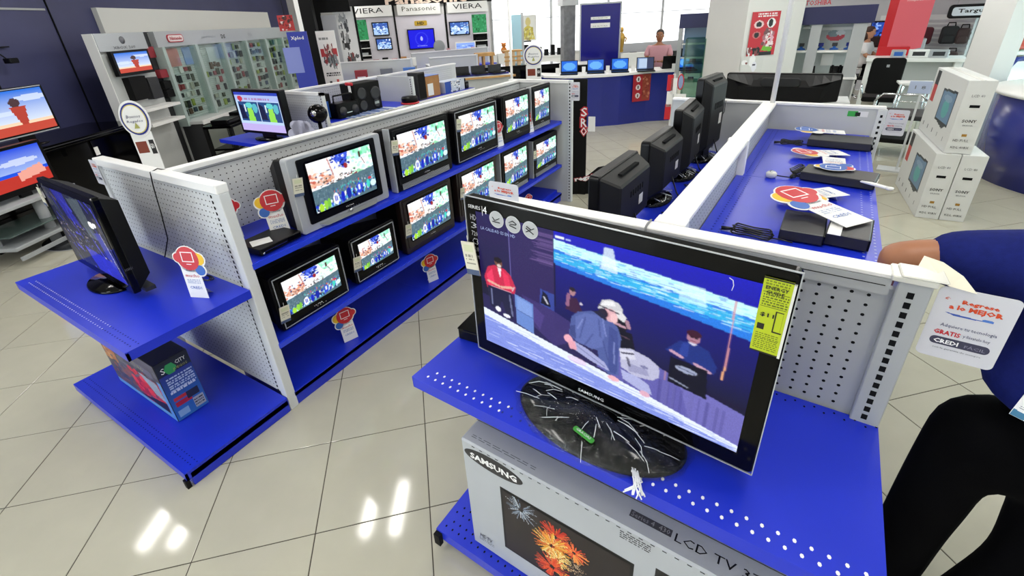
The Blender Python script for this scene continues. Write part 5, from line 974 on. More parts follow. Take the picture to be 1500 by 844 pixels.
# ================================================================== SECOND GONDOLA AND ITS GOODS
g2 = thing('display_gondola', 'white pegboard gondola behind the left one, carrying speakers and radios', 'shelving', (-2.2, 2.35, 0))
bxo('end_panel', WMET, g2, -1.27, -.04, -.012, .012, .1, H-.02); bxo('top_rail', WMETB, g2, -1.29, .0, -.02, .02, H-.03, H); bxo('upright', WMET, g2, -.05, 0, -.02, .02, 0, H); slots(g2, -.025, -.021, .9, H-.03); peg(g2, -1.2, -.08, .95, H-.05, -.0125, -1, pz=.028)
shelf(g2, -1.29, 0, -.55, -.02, .90, .04); shelf(g2, -1.29, 0, -.55, -.02, .10, .04, 'base_shelf')
bxo('back_panel', WMET, g2, -.66, -.62, .02, 3.2, .1, H-.02); bxo('top_rail', WMETB, g2, -.675, -.605, .02, 3.2, H-.02, H); peg(g2, .05, 3.1, 1.1, H-.04, -.6195, 1, ax='x', pz=.03)
for z_ in (1.05, .6, .1):
    for y_ in (.02, 1.44): shelf(g2, -.62, 0, y_, y_+1.4, z_, .035, lip='x1')
bxo('end_panel', LGREY, g2, -.62, 0, 1.40, 1.43, .1, H); bxo('upright', WMET, g2, -.03, .02, 1.395, 1.435, 0, H); slots(g2, -.004, 1.39, .9, H-.03)
bxo('price_rail', WHITE, g2, .0, .003, .02, 2.84, 1.02, 1.048)
def on2(name, lab, cat, y, x=-2.4, z=1.052, rz=0, group=None): return thing(name, lab, cat, (x, y, z), R(90)+rz, group)
t = thing('flat_television', 'flat screen with two copies of a green picture behind the left gondola', 'television', (-2.86, 2.02, .905), R(3)); MB().rbox(-.40, .40, -.03, .05, .06, .54, .012, 'y').build('front_frame', BLK, t, .004)
c = Cv(64, 42, 'b8d0f0').rect(0, 0, 1, .06, '2c40b0').rect(0, .06, 1, .22, 'a8b8e8').ell(.12, .16, .06, .07, 'c03848').writing(.22, .13, .8, .2, 1, 'a86898').rect(.04, .24, .5, .74, '284880').rect(.52, .24, .98, .74, '284880')
for o_ in (.04, .52): c.poly([(o_+.2, .4), (o_+.3, .35), (o_+.34, .74), (o_+.18, .74)], '90d850').ell(o_+.25, .33, .08, .07, '60c8c8').poly([(o_, .28), (o_+.1, .35), (o_+.15, .7), (o_, .7)], '181c40').ell(o_+.38, .4, .06, .12, '58b0c0').rect(o_+.13, .3, o_+.17, .5, 'd0e0e8')
c.rect(0, .82, 1, 1, 'c090e0', .6)
picture(t, c, (0, -.031, .30), FX, FZ, .73, .42, SCREEN, 'screen'); bxo('stand_neck', BLK, t, -.1, .1, 0, .03, .0, .06); MB().lathe([(.19, 0), (.19, .01), (.05, .02)], 24, sy=.6).build('stand_base', BLKG, t)
t = thing('web_camera', 'glossy black ball-shaped speaker on a foot beside the cloud-shaped card', 'speaker', (-2.12, 2.17, .905)); MB().lathe([(.06, 0), (.06, .02), (.02, .04), (.02, .21)], 16).build('foot', BLK, t); MB().sph((0, 0, .29), .10, 20).build('ball', BLKG, t); MB().lathe([(.03, 0), (.03, .01)], 12).build('lens', CHROME, t).matrix_local = plane_M((.05, -.085, .31), Vector((.85, .5, 0)), FZ)
t = thing('cloud_card', 'grey back of a cloud-shaped price card before the second gondola', 'price card', (-2.16, 1.96, .905), R(35)); mb = MB()
for cx, cz, r in ((0, .17, .09), (-.08, .12, .06), (.08, .13, .06), (0, .08, .08), (-.05, .21, .05), (.06, .2, .05)): mb.prism(ell(cx, cz, r, r, 16), 0, .003)
o = mb.build('card_sheet', mat('pale_lilac_board', 'b0b0c4', .5), t); o.matrix_local = plane_M((0, 0, 0), FX, FZ); bxo('stand_flap', mat('lilac_board', '9898ac', .5), t, -.015, .015, -.01, -.003, 0, .2)
t = on2('game_carton', 'dark upright box with blue spine at the near end of the goods shelf', 'box', 2.50, -2.45); MB().box(-.09, .09, -.05, .05, 0, .28).build('carton_body', BLKM, t, .003); bxo('blue_spine', BPR, t, .02, .05, -.052, -.05, .02, .2)
t = on2('radio_recorder', 'black portable radio with handle and white tag on the goods shelf', 'radio', 2.72, -2.35); MB().rbox(-.16, .16, -.08, .08, 0, .17, .03).build('case', BLK, t, .008); MB().tube([(-.14, 0, .15), (-.13, 0, .25), (.13, 0, .25), (.14, 0, .15)], .010, 6).build('handle', BLKM, t); MB().lathe([(.05, 0), (.05, .006)], 16).build('loudspeaker', DGREY, t).matrix_local = plane_M((-.09, -.081, .08), FX, FZ); MB().lathe([(.05, 0), (.05, .006)], 16).build('loudspeaker', DGREY, t).matrix_local = plane_M((.09, -.081, .08), FX, FZ); bxo('silver_strip', CHROME, t, -.04, .04, -.083, -.08, .05, .06)
t = on2('stereo_tower', 'big black stereo system with round loudspeaker on the goods shelf', 'stereo', 3.10, -2.45); MB().rbox(-.22, .22, -.12, .12, 0, .34, .03).build('case', BLKM, t, .008)
for x_, z_, r in ((-.10, .22, .07), (.12, .20, .08), (.12, .08, .05), (-.1, .08, .06)):
    MB().lathe([(r, 0), (r, .008), (r*.7, .004)], 20).build('loudspeaker', DGREY, t).matrix_local = plane_M((x_, -.121, z_), FX, FZ)
bxo('silver_dial', CHROME, t, .08, .15, -.13, -.12, .07, .10)
t = thing('red_ribbon', 'red bow with white label on the black stereo', 'ribbon', (-2.36, 2.86, 1.40)); MB().sph((-.03, 0, 0), .03, 8, (1.4, .5, .8)).sph((.03, 0, 0), .03, 8, (1.4, .5, .8)).build('bow', RED, t); bxo('label', WHITE, t, -.02, .02, -.005, 0, -.1, -.02)
t = thing('striped_leaflets', 'blue and white striped leaflets spread along the goods shelf edge', 'leaflet', (-2.22, 3.0, 1.052)); mb = MB()
for k in range(5): mb.box(-.12, .1, -.35+k*.15, -.23+k*.15, .001*k, .001*k+.002)
mb.build('sheet', WHITE, t); mb = MB()
for k in range(10): mb.box(-.11, .09, -.34+k*.075, -.31+k*.075, .006, .008)
mb.build('blue_stripe', BPR, t)
t = on2('disc_box', 'round black disc box with red print on the goods shelf', 'box', 3.68, -2.2, z=1.052); MB().lathe([(.11, 0), (.11, .05), (.10, .07), (.02, .075)], 24).build('lid', BLK, t).location = (0, 0, .02); MB().lathe([(.12, 0), (.12, .02)], 24).build('red_base', RED, t)
t = on2('loudspeaker_column', 'tall dark column loudspeaker at the divider of the second gondola', 'speaker', 3.95, -2.3); MB().rbox(-.06, .10, -.09, .09, 0, .36, .015).build('case', DGREY, t, .004); bxo('grille', BLKM, t, -.05, .09, -.092, -.09, .02, .34)
t = on2('kraft_carton', 'brown cardboard box on the far part of the goods shelf', 'carton', 4.28, -2.4); MB().box(-.15, .15, -.12, .12, 0, .28).build('carton_body', KRAFT, t, .003); bxo('blue_top', BPR, t, -.15, .15, -.12, .12, .28, .285); bxo('white_label', WHITE, t, -.12, .0, -.122, -.12, .02, .18)
t = on2('printed_carton', 'blue and white printed carton with a black camera on it', 'carton', 4.75, -2.35); MB().box(-.24, .24, -.1, .1, 0, .16).build('carton_body', mat('pale_blue_carton', 'b8c4d8', .5), t, .003); picture(t, Cv(30, 12, 'c8d0dc').rect(0, 0, .3, 1, '2c50a8').speck(.3, 0, 1, 1, ['303848', '8090a8', 'f0f0f0'], 40, .05), (0, -.1, .08), FX, FZ, .48, .16)
t = thing('video_camera', 'small black video camera standing on the printed carton', 'camera', (-2.33, 5.05, 1.052), R(90)); MB().rbox(-.09, .09, -.06, .06, 0, .1, .02).build('body', BLK, t, .005); MB().rbox(-.05, .04, -.04, .04, .1, .15, .015).build('viewfinder', BLK, t, .004); MB().lathe([(.03, 0), (.03, .03)], 12).build('lens', DGREY, t).matrix_local = plane_M((0, -.06, .05), FX, FZ)

# ================================================================== ROWS FARTHER BACK  (tile frame)
def UT(name, lab, cat, u, v, z=0, rz=0, group=None): return thing(name, lab, cat, UV(u, v, z), UANG+rz, group)
def low_gondola(lab, u, v, w_, rz=0, d=.9, h=1.38, pegs=True):
    t = UT('display_gondola', lab, 'shelving', u, v, 0, rz); bxo('end_panel', LGREY, t, 0, w_, 0, .03, 0, h-.01); bxo('top_rail', WMETB, t, 0, w_, -.01, .04, h-.02, h); bxo('upright', WMET, t, w_-.04, w_, -.015, .035, 0, h)
    for z_ in (.15, .6, 1.0): shelf(t, .02, w_-.02, -.4, 0, z_, .03)
    bxo('back_shelf', WMET, t, .02, w_-.02, .04, d, 1.18, 1.2)
    for x_ in (.03, w_-.06): bxo('back_leg', WMET, t, x_, x_+.03, d-.04, d, 0, 1.18)
    return t
low_gondola('pale grey gondola panel in the middle distance behind the speakers', -.25, 9.0, 1.55, R(-8)); low_gondola('farther pale grey gondola panel below the big wall television', 1.3, 10.6, 2.2, R(24)); low_gondola('pale grey gondola panel right of the goods shelf', 1.62, 8.6, 1.0, R(5))
for k, (u, v, z, nm, lab, c_) in enumerate(((.25, 8.75, 1.0, 'red_box', 'small red and grey box on the pale gondola', '98303c'), (.75, 8.7, 1.0, 'grey_box', 'small grey and black box on the pale gondola', '70747c'), (1.2, 8.6, 1.0, 'blue_disc', 'small blue round pack on the pale gondola', '4878c8'))):
    t = UT(nm, lab, 'box', u, v, z+.002); MB().box(-.12, .12, -.06, .06, 0, .22).build('box_body', mat('m'+c_, c_, .4), t, .004); bxo('label', WHITE, t, -.08, .08, -.062, -.06, .04, .10)
for k in range(5):
    t = UT('small_carton', 'small carton behind the pale gondola top, %s of five from the left' % ORD[k], 'carton', 1.0+k*.16, 9.55, 1.202, group='small cartons in a row behind the pale gondola'); t.location = UV(.55+k*.19, 9.35-k*.04, 1.202); MB().box(-.06, .06, -.05, .05, 0, .16+.03*(k % 2)).build('carton_body', [mat('deep_red_board', '8c2430', .5), BLKM, RED, KRAFT, WHITE][k], t, .003); bxo('label', WHITE, t, -.04, .04, -.052, -.05, .05, .09)
for k in range(4):
    t = UT('speaker_pod', 'small round speaker on the audio rack, %s of four from the left' % ORD[k], 'speaker', 1.22+k*.14, 7.52-k*.02, 1.155, R(-10), 'row of four small round speakers'); MB().sph((0, 0, .065), .058, 12).build('shell', BLK if k % 2 == 0 else WHITE, t); MB().lathe([(.03, 0), (.03, .012)], 12).build('foot', BLK, t)
t = UT('audio_rack', 'grey and black audio rack with a blue top below the small round speakers', 'rack', 1.02, 7.35, 0, R(-8)); bxo('body', DGREY, t, 0, .8, 0, .4, 0, 1.12); bxo('blue_top', NAVY, t, -.02, .82, -.02, .42, 1.12, 1.15); bxo('white_panel', WHITE, t, .1, .25, -.004, 0, .9, 1.15)
for k in range(3): bxo('drawer', BLKM, t, .28, .76, -.006, 0, .55+k*.2, .72+k*.2)
t = UT('display_table', 'low display table with dark blue top and thin devices in the middle distance', 'table', 1.95, 7.3, 0, R(3)); bxo('table_top', WMET, t, 0, 1.15, 0, .7, 1.04, 1.07); bxo('brown_edge', WOOD, t, -.01, 1.16, -.012, 0, 1.04, 1.075); bxo('blue_mat', NAVY, t, .0, 1.1, .25, .65, 1.07, 1.10); bxo('body', LGREY, t, .05, 1.1, .05, .65, 0, 1.04)
for k in range(3):
    t = UT('laptop_pair', 'thin dark device on the low display table, %s of three from the left' % ORD[k], 'device', 2.15+k*.33, 7.6, 1.102, R(10*k), 'thin dark devices on the low display table'); MB().box(-.14, .14, -.1, .1, 0, .025).build('case', BLK, t, .004); bxo('screen_back', DGREY, t, -.14, .14, .09, .1, .025, .14)
t = UT('wooden_stool_stack', 'light wooden stacked stools in the middle distance', 'stool', 2.95, 8.95, 1.102, 0); bxo('seat', WOOD, t, -.35, .05, -.15, .15, .22, .28); [bxo('leg', WOOD, t, x_, x_+.04, -.12, .12, 0, .22) for x_ in (-.33, -.2, -.02)]
t = UT('wooden_rack', 'light wooden slatted rack beside the stacked stools', 'rack', 3.40, 8.95, 1.102, 0); bxo('top', WOOD, t, -.2, .2, -.15, .15, .27, .3); [bxo('slat', mat('pale_slat_wood', 'd8b890', .5), t, -.18+q*.13, -.10+q*.13, -.14, -.10, 0, .27) for q in range(3)]; [bxo('crossbar', WOOD, t, -.2, .2, -.15, -.14, .08+q*.08, .11+q*.08) for q in range(2)]
for k, (u, w_, lab) in enumerate(((2.7, .95, 'black low counter under the wooden rack'), (3.75, .60, 'black low counter behind the oval sign'), (4.4, .75, 'black low counter with white top in front of the tall blue panel'))):
    t = UT('black_counter', lab, 'counter', u, (8.75, 8.6, 8.12)[k], 0); MB().box(0, w_, 0, .5, 0, 1.08).build('body', BLKM, t, .003); bxo('front_panel', BLKG, t, .02, w_-.02, -.006, 0, .05, 1.02); bxo('top', WMETB if k == 2 else BLKG, t, -.01, w_+.01, -.02, .52, 1.08, 1.10)
# wall of televisions (panels, lettering)
V0 = 13.5
t = UT('television_wall', 'white wall panels with black frames and lettering behind the hanging televisions', 'display wall', 0, V0); W_ = t
bxo('backing', WHITE, t, -.45, 3.75, .12, .16, 0, 2.75); bxo('black_header', BLKM, t, -1.4, 3.85, .02, .10, 2.50, 2.95)
for a, b_ in ((-.42, .97), (1.0, 2.42), (2.46, 3.72)): bxo('panel', mat('pale_lilac_white', 'dcd8e2', .5), t, a, b_, .06, .12, 0.4, 2.22)
for x_ in (.97, 2.43): bxo('dark_joint', BLKM, t, x_, x_+.05, .04, .12, .3, 2.5)
for a, b_, s_ in ((-.38, .96, 'VIERA'), (1.10, 2.32, 'Panasonic'), (2.52, 3.70, 'VIERA')): bxo('sign_board', WHITE, t, a, b_, .0, .06, 2.24, 2.52); text(t, s_, ((a+b_)/2, -.002, 2.40), FX, FZ, .13 if s_ == 'VIERA' else .12, INK if s_ == 'VIERA' else mat('olive_dark_ink', '50543c', .4), width=.85 if s_ != 'Panasonic' else .95)
text(t, 'Panasonic', (1.95, .015, 2.62), FX, FZ, .20, mat('cream_letters', 'f0d8c8', .4), width=2.3, bold=.03)
MB().rbox(1.54, 1.90, .05, .06, 1.95, 2.08, .03, 'y').build('yellow_plate', mat('gold_plate', 'c8a428', .4), t); text(t, 'HD', (1.72, .048, 2.015), FX, FZ, .08, INK, width=.2, bold=.03)
for a, b_, z0_, z1_ in ((-.33, .20, 1.66, 2.18), (3.22, 3.65, 1.68, 2.17)):
    picture(t, Cv(24, 24, '2c9c60').speck(0, 0, 1, 1, ['1c8048', '48b078', '106838'], 60, .05).noise(.2), ((a+b_)/2, .05, (z0_+z1_)/2), FX, FZ, b_-a, z1_-z0_, name='green_poster')
    bxo('rack_back', BLKM, t, a, b_, .05, .055, 1.15, z0_-.01); [bxo('rack_shelf', WMETB, t, a, b_, -.12, .05, z0_-.03-q*.2, z0_-.01-q*.2) for q in range(3)]
    bxo('device', BLK, t, a+.08, b_-.08, -.1, .04, z0_-.22, z0_-.12); bxo('device', SILV, t, a+.08, b_-.08, -.1, .04, z0_-.42, z0_-.34)
def wtv(lab, u0, u1, z0_, z1_, c): t = UT('wall_television', lab, 'television', (u0+u1)/2, V0+.03, z0_); MB().rbox(-(u1-u0)/2, (u1-u0)/2, -.03, .03, 0, z1_-z0_, .01, 'y').build('front_frame', BLK, t, .003); picture(t, c, (0, -.031, (z1_-z0_)/2), FX, FZ, u1-u0-.06, z1_-z0_-.06, SCREEN, 'screen')
mt = lambda: Cv(30, 20, '3c60b0').poly([(0, .6), (.3, .2), (.6, .6), (.8, .3), (1, .5), (1, 1), (0, 1)], 'a8c8f0').speck(0, 0, 1, 1, ['e8f4ff', '2848a0', '78a8e0'], 40, .06)
wtv('upper small television on the left panel of the television wall', .34, .80, 1.74, 2.10, mt()); wtv('lower small television on the left panel of the television wall', .38, .83, 1.36, 1.68, mt()); wtv('television on the right panel of the television wall, beside the green poster', 2.53, 3.13, 1.64, 2.01, mt())
wtv('big television with a plain blue picture in the middle of the television wall', 1.30, 2.08, 1.32, 1.87, Cv(60, 40, '1818d8').ell(.5, .5, .26, .38, '3038e0').ell(.5, .5, .22, .32, '1818d8').ell(.5, .48, .05, .12, 'a8b0f0').writing(.3, .85, .7, .9, 1, '8088f0'))
t = UT('pale_screen', 'wide pale blue screen standing low on the right of the television wall', 'television', 2.93, V0-.25, 1.0); MB().rbox(-.30, .30, -.02, .02, .22, .46, .01, 'y').build('front_frame', WHITE, t, .003); picture(t, Cv(20, 10, '88a8f0').speck(0, 0, 1, 1, ['b8d0ff', '5878d8'], 12, .1), (0, -.021, .34), FX, FZ, .54, .18, SCREEN, 'screen'); bxo('stand', WHITE, t, -.1, .1, -.05, .05, 0, .22)
t = UT('goods_ledge', 'pale ledge with small white goods under the big wall television', 'shelf', 1.9, 12.4, 0, 0); bxo('body', WHITE, t, -.2, 1.8, 0, .4, 0, 1.1)
for k in range(7):
    o = UT('small_device', 'small pale device on the ledge under the wall television, %s of seven from the left' % ORD[k], 'device', 1.9+k*.23, 12.55, 1.102, 0, 'small pale devices on the ledge'); MB().box(-.05, .05, -.05, .05, 0, .12+.06*(k % 3)).build('case', [WHITE, SILV, PINK][k % 3], o, .006); bxo('dark_face', DGREY, o, -.03, .03, -.052, -.05, .03, .09)
t = UT('desk_fan', 'grey round desk fan in front of the big wall television', 'fan', 2.05, 11.6, 1.15); MB().lathe([(.1, 0), (.1, .02), (.015, .03), (.015, .2)], 16).build('foot', GMET, t); MB().lathe([(.13, -.02), (.15, 0), (.13, .02)], 24).build('cage', mat('grey_cage', '8c9094', .5), t).matrix_local = plane_M((0, 0, .3), FX, FZ)
t = UT('plinth', 'white plinth carrying the desk fan', 'plinth', 2.05, 11.6); bxo('body', WHITE, t, -.2, .2, -.2, .2, 0, 1.148)
# column, doors and banners left of the television wall
t = UT('dark_column', 'black column between the blue banner and the white poster', 'column', -.62, 8.95); bxo('shaft', BLKM, t, -.06, .16, 0, .3, 0, CEILH); bxo('white_edge', WMETB, t, -.14, -.06, .0, .3, 0, CEILH)
t = UT('grey_post', 'pale grey panel behind the white poster', 'panel', -.42, 9.6); bxo('panel', PGREY, t, 0, .28, 0, .05, 0, 2.25); bxo('dark_frame', BLKM, t, -.1, .0, -.02, .06, 0, CEILH); bxo('dark_frame', BLKM, t, 0, .6, -.02, .06, 2.3, CEILH)
t = UT('product_poster', 'tall white poster with red and grey picture beside the black column', 'poster', -.16, 7.95, .85); MB().box(-.17, .15, 0, .02, .0, 1.12).build('board', WHITE, t); picture(t, Cv(30, 90, 'f0ecea').writing(.1, .08, .6, .14, 1, '606060').rect(.08, .26, .95, .38, 'b83038').speck(.3, .22, .75, .40, ['302020', '804040', 'e0d0c8'], 30, .05).speck(.15, .38, .9, .52, ['505458', '903038', '888c90'], 40, .05).writing(.15, .62, .9, .68, 2, '303030', 1).ell(.3, .78, .08, .03, '303030').ell(.7, .76, .08, .03, 'c04040').writing(.2, .9, .8, .94, 1, '707070'), (-.01, 0, .56), FX, FZ, .31, 1.1); bxo('foot', GMET, t, -.17, .15, -.1, .1, -.85, -.83); bxo('post', GMET, t, -.02, .02, .02, .04, -.83, 0)
t = UT('white_frame_rack', 'white rack with pictures of black equipment left of the television wall', 'rack', -.10, 9.9); bxo('panel', WHITE, t, -.12, .30, 0, .05, 0, 2.4); picture(t, Cv(20, 70, 'f0f0f0').speck(.2, .1, .6, .3, ['404448', 'b0b4b8'], 14, .06).speck(.2, .35, .6, .55, ['303030', 'a0a0a0'], 12, .06).speck(.3, .7, .9, .9, ['202020', '884040', '606060'], 40, .06), (.09, 0, 1.7), FX, FZ, .4, 1.3); bxo('dark_edge', BLKM, t, .30, .34, -.01, .05, 0, 2.4)
t = UT('blue_banner', 'tall blue banner standee at the far end of the product wall', 'banner', -.63, 7.36, 0); MB().box(-.05, .26, 0, .03, .0, 1.98).build('board', mat('banner_blue', '2c3cb0', .4), t); bxo('pale_field', mat('banner_lilac', '8c98e0', .4), t, -.16, .10, -.01, 0, 1.35, 1.75); text(t, 'Xplod', (.1, -.003, 1.88), FX, FZ, .07, WINK, width=.2, bold=.02); bxo('foot', GMET, t, -.1, .3, -.1, .12, 0, .02); picture(t, Cv(12, 24, '2c3cb0').ell(.5, .5, .35, .2, 'd0d8f0'), (.12, 0, 1.0), FX, FZ, .16, .3)
t = UT('red_poster', 'small red and dark poster above the far end of the product wall', 'poster', -1.05, 9.3, 2.0); MB().box(-.14, .14, 0, .02, 0, .28).build('board', RED, t); picture(t, Cv(16, 16, 'b83030').speck(0, 0, 1, 1, ['302020', 'e0d0d0', '701818'], 30, .08), (0, 0, .14), FX, FZ, .26, .26); MB().tube([(0, .01, .28), (0, .01, CEILH-2.0)], .006, 5).build('hanging_wire', INK, t)
for k, (u, v, lab) in enumerate(((2.62, 5.40, 'thin white pole rising to the ceiling beyond the left gondola'),)):
    t = UT('support_pole', lab, 'pole', u, v); MB().tube([(0, 0, 0), (0, 0, CEILH)], .018, 10).build('tube', WMETB, t)

# ================================================================== CENTRE: COUNTER AND BLUE PANEL
fr = [(3.75, 7.75), (4.05, 7.42), (4.4, 7.27), (4.75, 7.17), (5.1, 7.15), (5.4, 7.19), (5.7, 7.23), (6.0, 7.17), (6.2, 7.11)]
def ribbon(name, z0, z1, off0, off1, m, parent):
    P = [UV(u, v+off0) for u, v in fr]+[UV(u, v+off1) for u, v in reversed(fr)]; P.reverse() if False else None
    mb = MB(); n = len(P); mb.add([(p.x, p.y, z0) for p in P]+[(p.x, p.y, z1) for p in P], [tuple(reversed(range(n))), tuple(range(n, 2*n))]+[(i, (i+1) % n, n+(i+1) % n, n+i) for i in range(n)]); return mb.build(name, m, parent)
t = thing('wave_counter', 'wavy dark blue counter with white top across the middle distance', 'counter', (0, 0, 0)); ribbon('front_body', .0, .93, 0, .55, NAVY, t); ribbon('counter_top', .93, .97, -.06, .62, WMETB, t)
t = thing('counter_poster', 'red poster with white zeros on the front of the wavy blue counter', 'poster', UV(5.56, 7.17, .42), UANG+R(4)); MB().box(-.19, .19, -.004, 0, 0, .50).build('board', RED, t); picture(t, Cv(30, 44, 'b02430').rect(.55, .0, .95, .95, '98402c').speck(.55, .1, .95, .9, ['a85038', '882c28', 'c88060'], 30, .05).ell(.3, .17, .13, .1, 'f0e8e8').ell(.3, .17, .05, .06, '301818').ell(.3, .47, .13, .1, 'f0e8e8').ell(.3, .47, .05, .06, '301818').ell(.3, .78, .13, .1, 'f0e8e8').ell(.3, .78, .05, .06, '601818'), (0, -.004, .25), FX, FZ, .38, .5)
t = UT('blue_advertising_board', 'tall plain dark blue panel with two white signs behind the counter', 'panel', 4.88, 8.75, 0, R(-20)); bxo('panel', mat('deep_blue_board', '1c1c7c', .15), t, 0, .80, 0, .06, 0, 2.2); bxo('silver_edge', SILV, t, -.03, 0, -.005, .06, 0, 2.21); bxo('silver_edge', SILV, t, .80, .83, -.005, .06, 0, 2.21); bxo('silver_edge', SILV, t, -.03, .83, -.005, .06, 2.19, 2.22)
for z0_ in (1.90, 1.745): bxo('white_sign', WHITE, t, .20, .60, -.012, 0, z0_, z0_+(.055 if z0_ > 1.8 else .09)); text(t, 'ESTÁNDAR' if z0_ > 1.8 else 'DE ALTURA', (.40, -.0125, z0_+.03), FX, FZ, .02, GINK, width=.3)
t = UT('grey_column', 'slender mottled grey column left of the tall blue panel', 'column', 4.65, 9.2, 0); bxo('shaft', mat('mottled_grey', '8c8e90', .4, noise=.25, nscale=9), t, 0, .26, 0, .26, 0, 2.2); bxo('capital', WMET, t, -.05, .31, -.05, .31, 2.2, CEILH)
def laptop(lab, loc, rz, m=None, w_=.33):
    t = thing('laptop', lab, 'laptop', loc, rz, 'laptops on the wavy blue counter'); MB().box(-w_/2, w_/2, -.23, 0, 0, .02).build('keyboard_half', BLK, t, .003)
    l = MB().box(-w_/2, w_/2, 0, .015, .0, .23).build('lid', BLK, t, .003); l.matrix_local = Matrix.Translation((0, 0, .015)) @ Matrix.Rotation(R(-12), 4, 'X')
    if m: picture(l, m, (0, 0, .118), FX, FZ, w_-.03, .20, SCREEN, 'screen')
    return t
scr = lambda: Cv(20, 13, '2068d8').ell(.5, .5, .4, .35, '60a8f0').rect(0, .9, 1, 1, '103060')
for k, (x, y, kind, lab) in enumerate(((-1.72, 7.75, 1, 'leftmost open laptop with light blue screen on the wavy counter'), (-1.28, 8.02, 1, 'second open laptop from the left on the wavy counter'), (-.86, 8.22, 1, 'third open laptop from the left on the wavy counter'), (-.42, 8.42, 2, 'fourth open laptop, with a pale window screen, on the wavy counter'), (-.02, 8.78, 0, 'black laptop seen from behind in front of the seated man'), (.30, 8.62, 1, 'rightmost open laptop on the wavy counter, before the glass case'))):
    laptop(lab, (x, y, .972), R(22)+(R(180) if kind == 0 else 0), None if kind == 0 else (scr() if kind == 1 else Cv(20, 13, '7088b0').rect(.1, .1, .6, .9, 'b0c4dc').rect(.6, 0, 1, 1, '38405c')))
    if kind: 
        q = thing('price_card', 'small white price card left of the %s laptop on the wavy counter' % ORD[k], 'price card', (x-.20, y-.12, .972), R(22), 'small price cards between the laptops'); MB().box(-.035, .035, 0, .002, 0, .12).build('card_sheet', WHITE, q); MB().box(-.03, .03, .002, .04, 0, .003).build('stand_flap', WHITE, q)
seated('person with short dark hair in a pink shirt sitting behind the wavy blue counter', (-.50, 9.66, 0), R(10), PINK, SKIN, HAIR, lift=.30)
office_chair('black office chair of the seated person behind the counter', (-.51, 9.72, 0), R(10), 1.12)
# bright frontage behind: white shelves, picture, figures
t = UT('white_shelf_unit', 'long white low shelf with small dark devices along the bright back wall', 'shelf', 4.1, 13.3); bxo('body', WMETB, t, 0, 2.0, 0, .5, 0, .88); bxo('top', WHITE, t, -.02, 2.02, -.02, .52, .88, .92)
for k in range(9):
    o = UT('small_device', 'small black device on the white shelf by the bright back wall, %s from the left' % ORD[k], 'device', 4.2+k*.21, 13.45, .922, 0, 'small black devices on the white shelf'); MB().box(-.06, .06, -.05, .05, 0, [.16, .22, .14, .34, .12, .26, .18, .30, .2][k]).build('case', BLKM, o, .006); bxo('foot', BLK, o, -.07, .07, -.06, .06, 0, .01)
t = UT('yellow_print', 'pale print of a yellow figure on the bright back wall', 'picture', 5.12, 14.33, 1.34); picture(t, Cv(40, 60, 'f6f6f0').poly([(.1, .95), (.25, .5), (.5, .38), (.75, .5), (.9, .95)], 'e0d060').ell(.5, .26, .15, .17, 'e8d890').speck(.2, .5, .8, .95, ['c8b848', 'ece8a0', 'b8a870'], 40, .05), (0, 0, .37), FX, FZ, .55, .75, name='print_sheet'); bxo('dark_caption', INK, t, -.2, .1, -.003, 0, -.04, .0)
t = UT('blue_sky_banner', 'pale blue banner at the left side of the bright back wall', 'banner', 4.42, 12.95, .9); bxo('board', mat('pale_sky_board', 'a8d0e0', .4), t, -.13, .15, 0, .03, 0, 1.2); bxo('grey_edge', GMET, t, .15, .22, 0, .05, -.9, 1.25); bxo('foot', GMET, t, -.13, .15, -.1, .1, -.9, -.88)
t = UT('orange_figure', 'small orange toy bear on the white shelf behind the oval sign', 'toy', 3.95, 12.6, 1.12); MB().sph((0, 0, .08), .09, 12).sph((0, -.01, .21), .065, 12).sph((-.05, 0, .26), .025, 8).sph((.05, 0, .26), .025, 8).build('body', mat('orange_plush', 'c87828', .8), t); MB().sph((-.02, -.07, .22), .009, 6).sph((.02, -.07, .22), .009, 6).build('eye', INK, t)
t = UT('plinth', 'white plinth under the small orange toy bear', 'plinth', 3.95, 12.6); bxo('body', WHITE, t, -.2, .2, -.15, .15, 0, 1.118)
t = UT('gold_statue', 'slim golden standing statue to the right of the tall blue panel', 'statue', 7.25, 11.9, .98); MB().lathe([(.05, 0), (.07, .03), (.05, .10), (.08, .25), (.10, .38), (.07, .48), (.02, .52), (.05, .56), (.045, .63), (.01, .67)], 14).build('figure', mat('gold', 'c09848', .3, metal=.6), t); MB().tube([(.07, 0, .42), (.14, -.02, .36), (.10, -.04, .28)], .02, 6).build('arm', mat('gold', 'c09848', .3, metal=.6), t)
t = UT('white_shelf_unit', 'white shelf unit with shoes and boxes right of the golden statue', 'shelf', 7.1, 11.8); bxo('body', WHITE, t, 0, 2.7, 0, .5, 0, .55); bxo('top', WMETB, t, -.02, 2.72, -.02, .52, .55, .60); bxo('back_board', PGREY, t, 0, 2.7, .48, .5, .6, 1.18); bxo('white_box', WHITE, t, .15, 1.0, -.05, .1, .6, .95)
for k in range(8):
    o = UT('displayed_phone', 'small dark device right of the golden statue, %s of eight from the left' % ORD[k], 'device', 7.45+k*.28, 12.1, .602, 0, 'small dark devices right of the golden statue'); MB().box(-.09, .09, -.05, .05, 0, .30+.05*(k % 2)).build('case', [DGREY, BLK, GMET][k % 3], o, .004); bxo('foot', BLK, o, -.1, .1, -.07, .07, 0, .01)
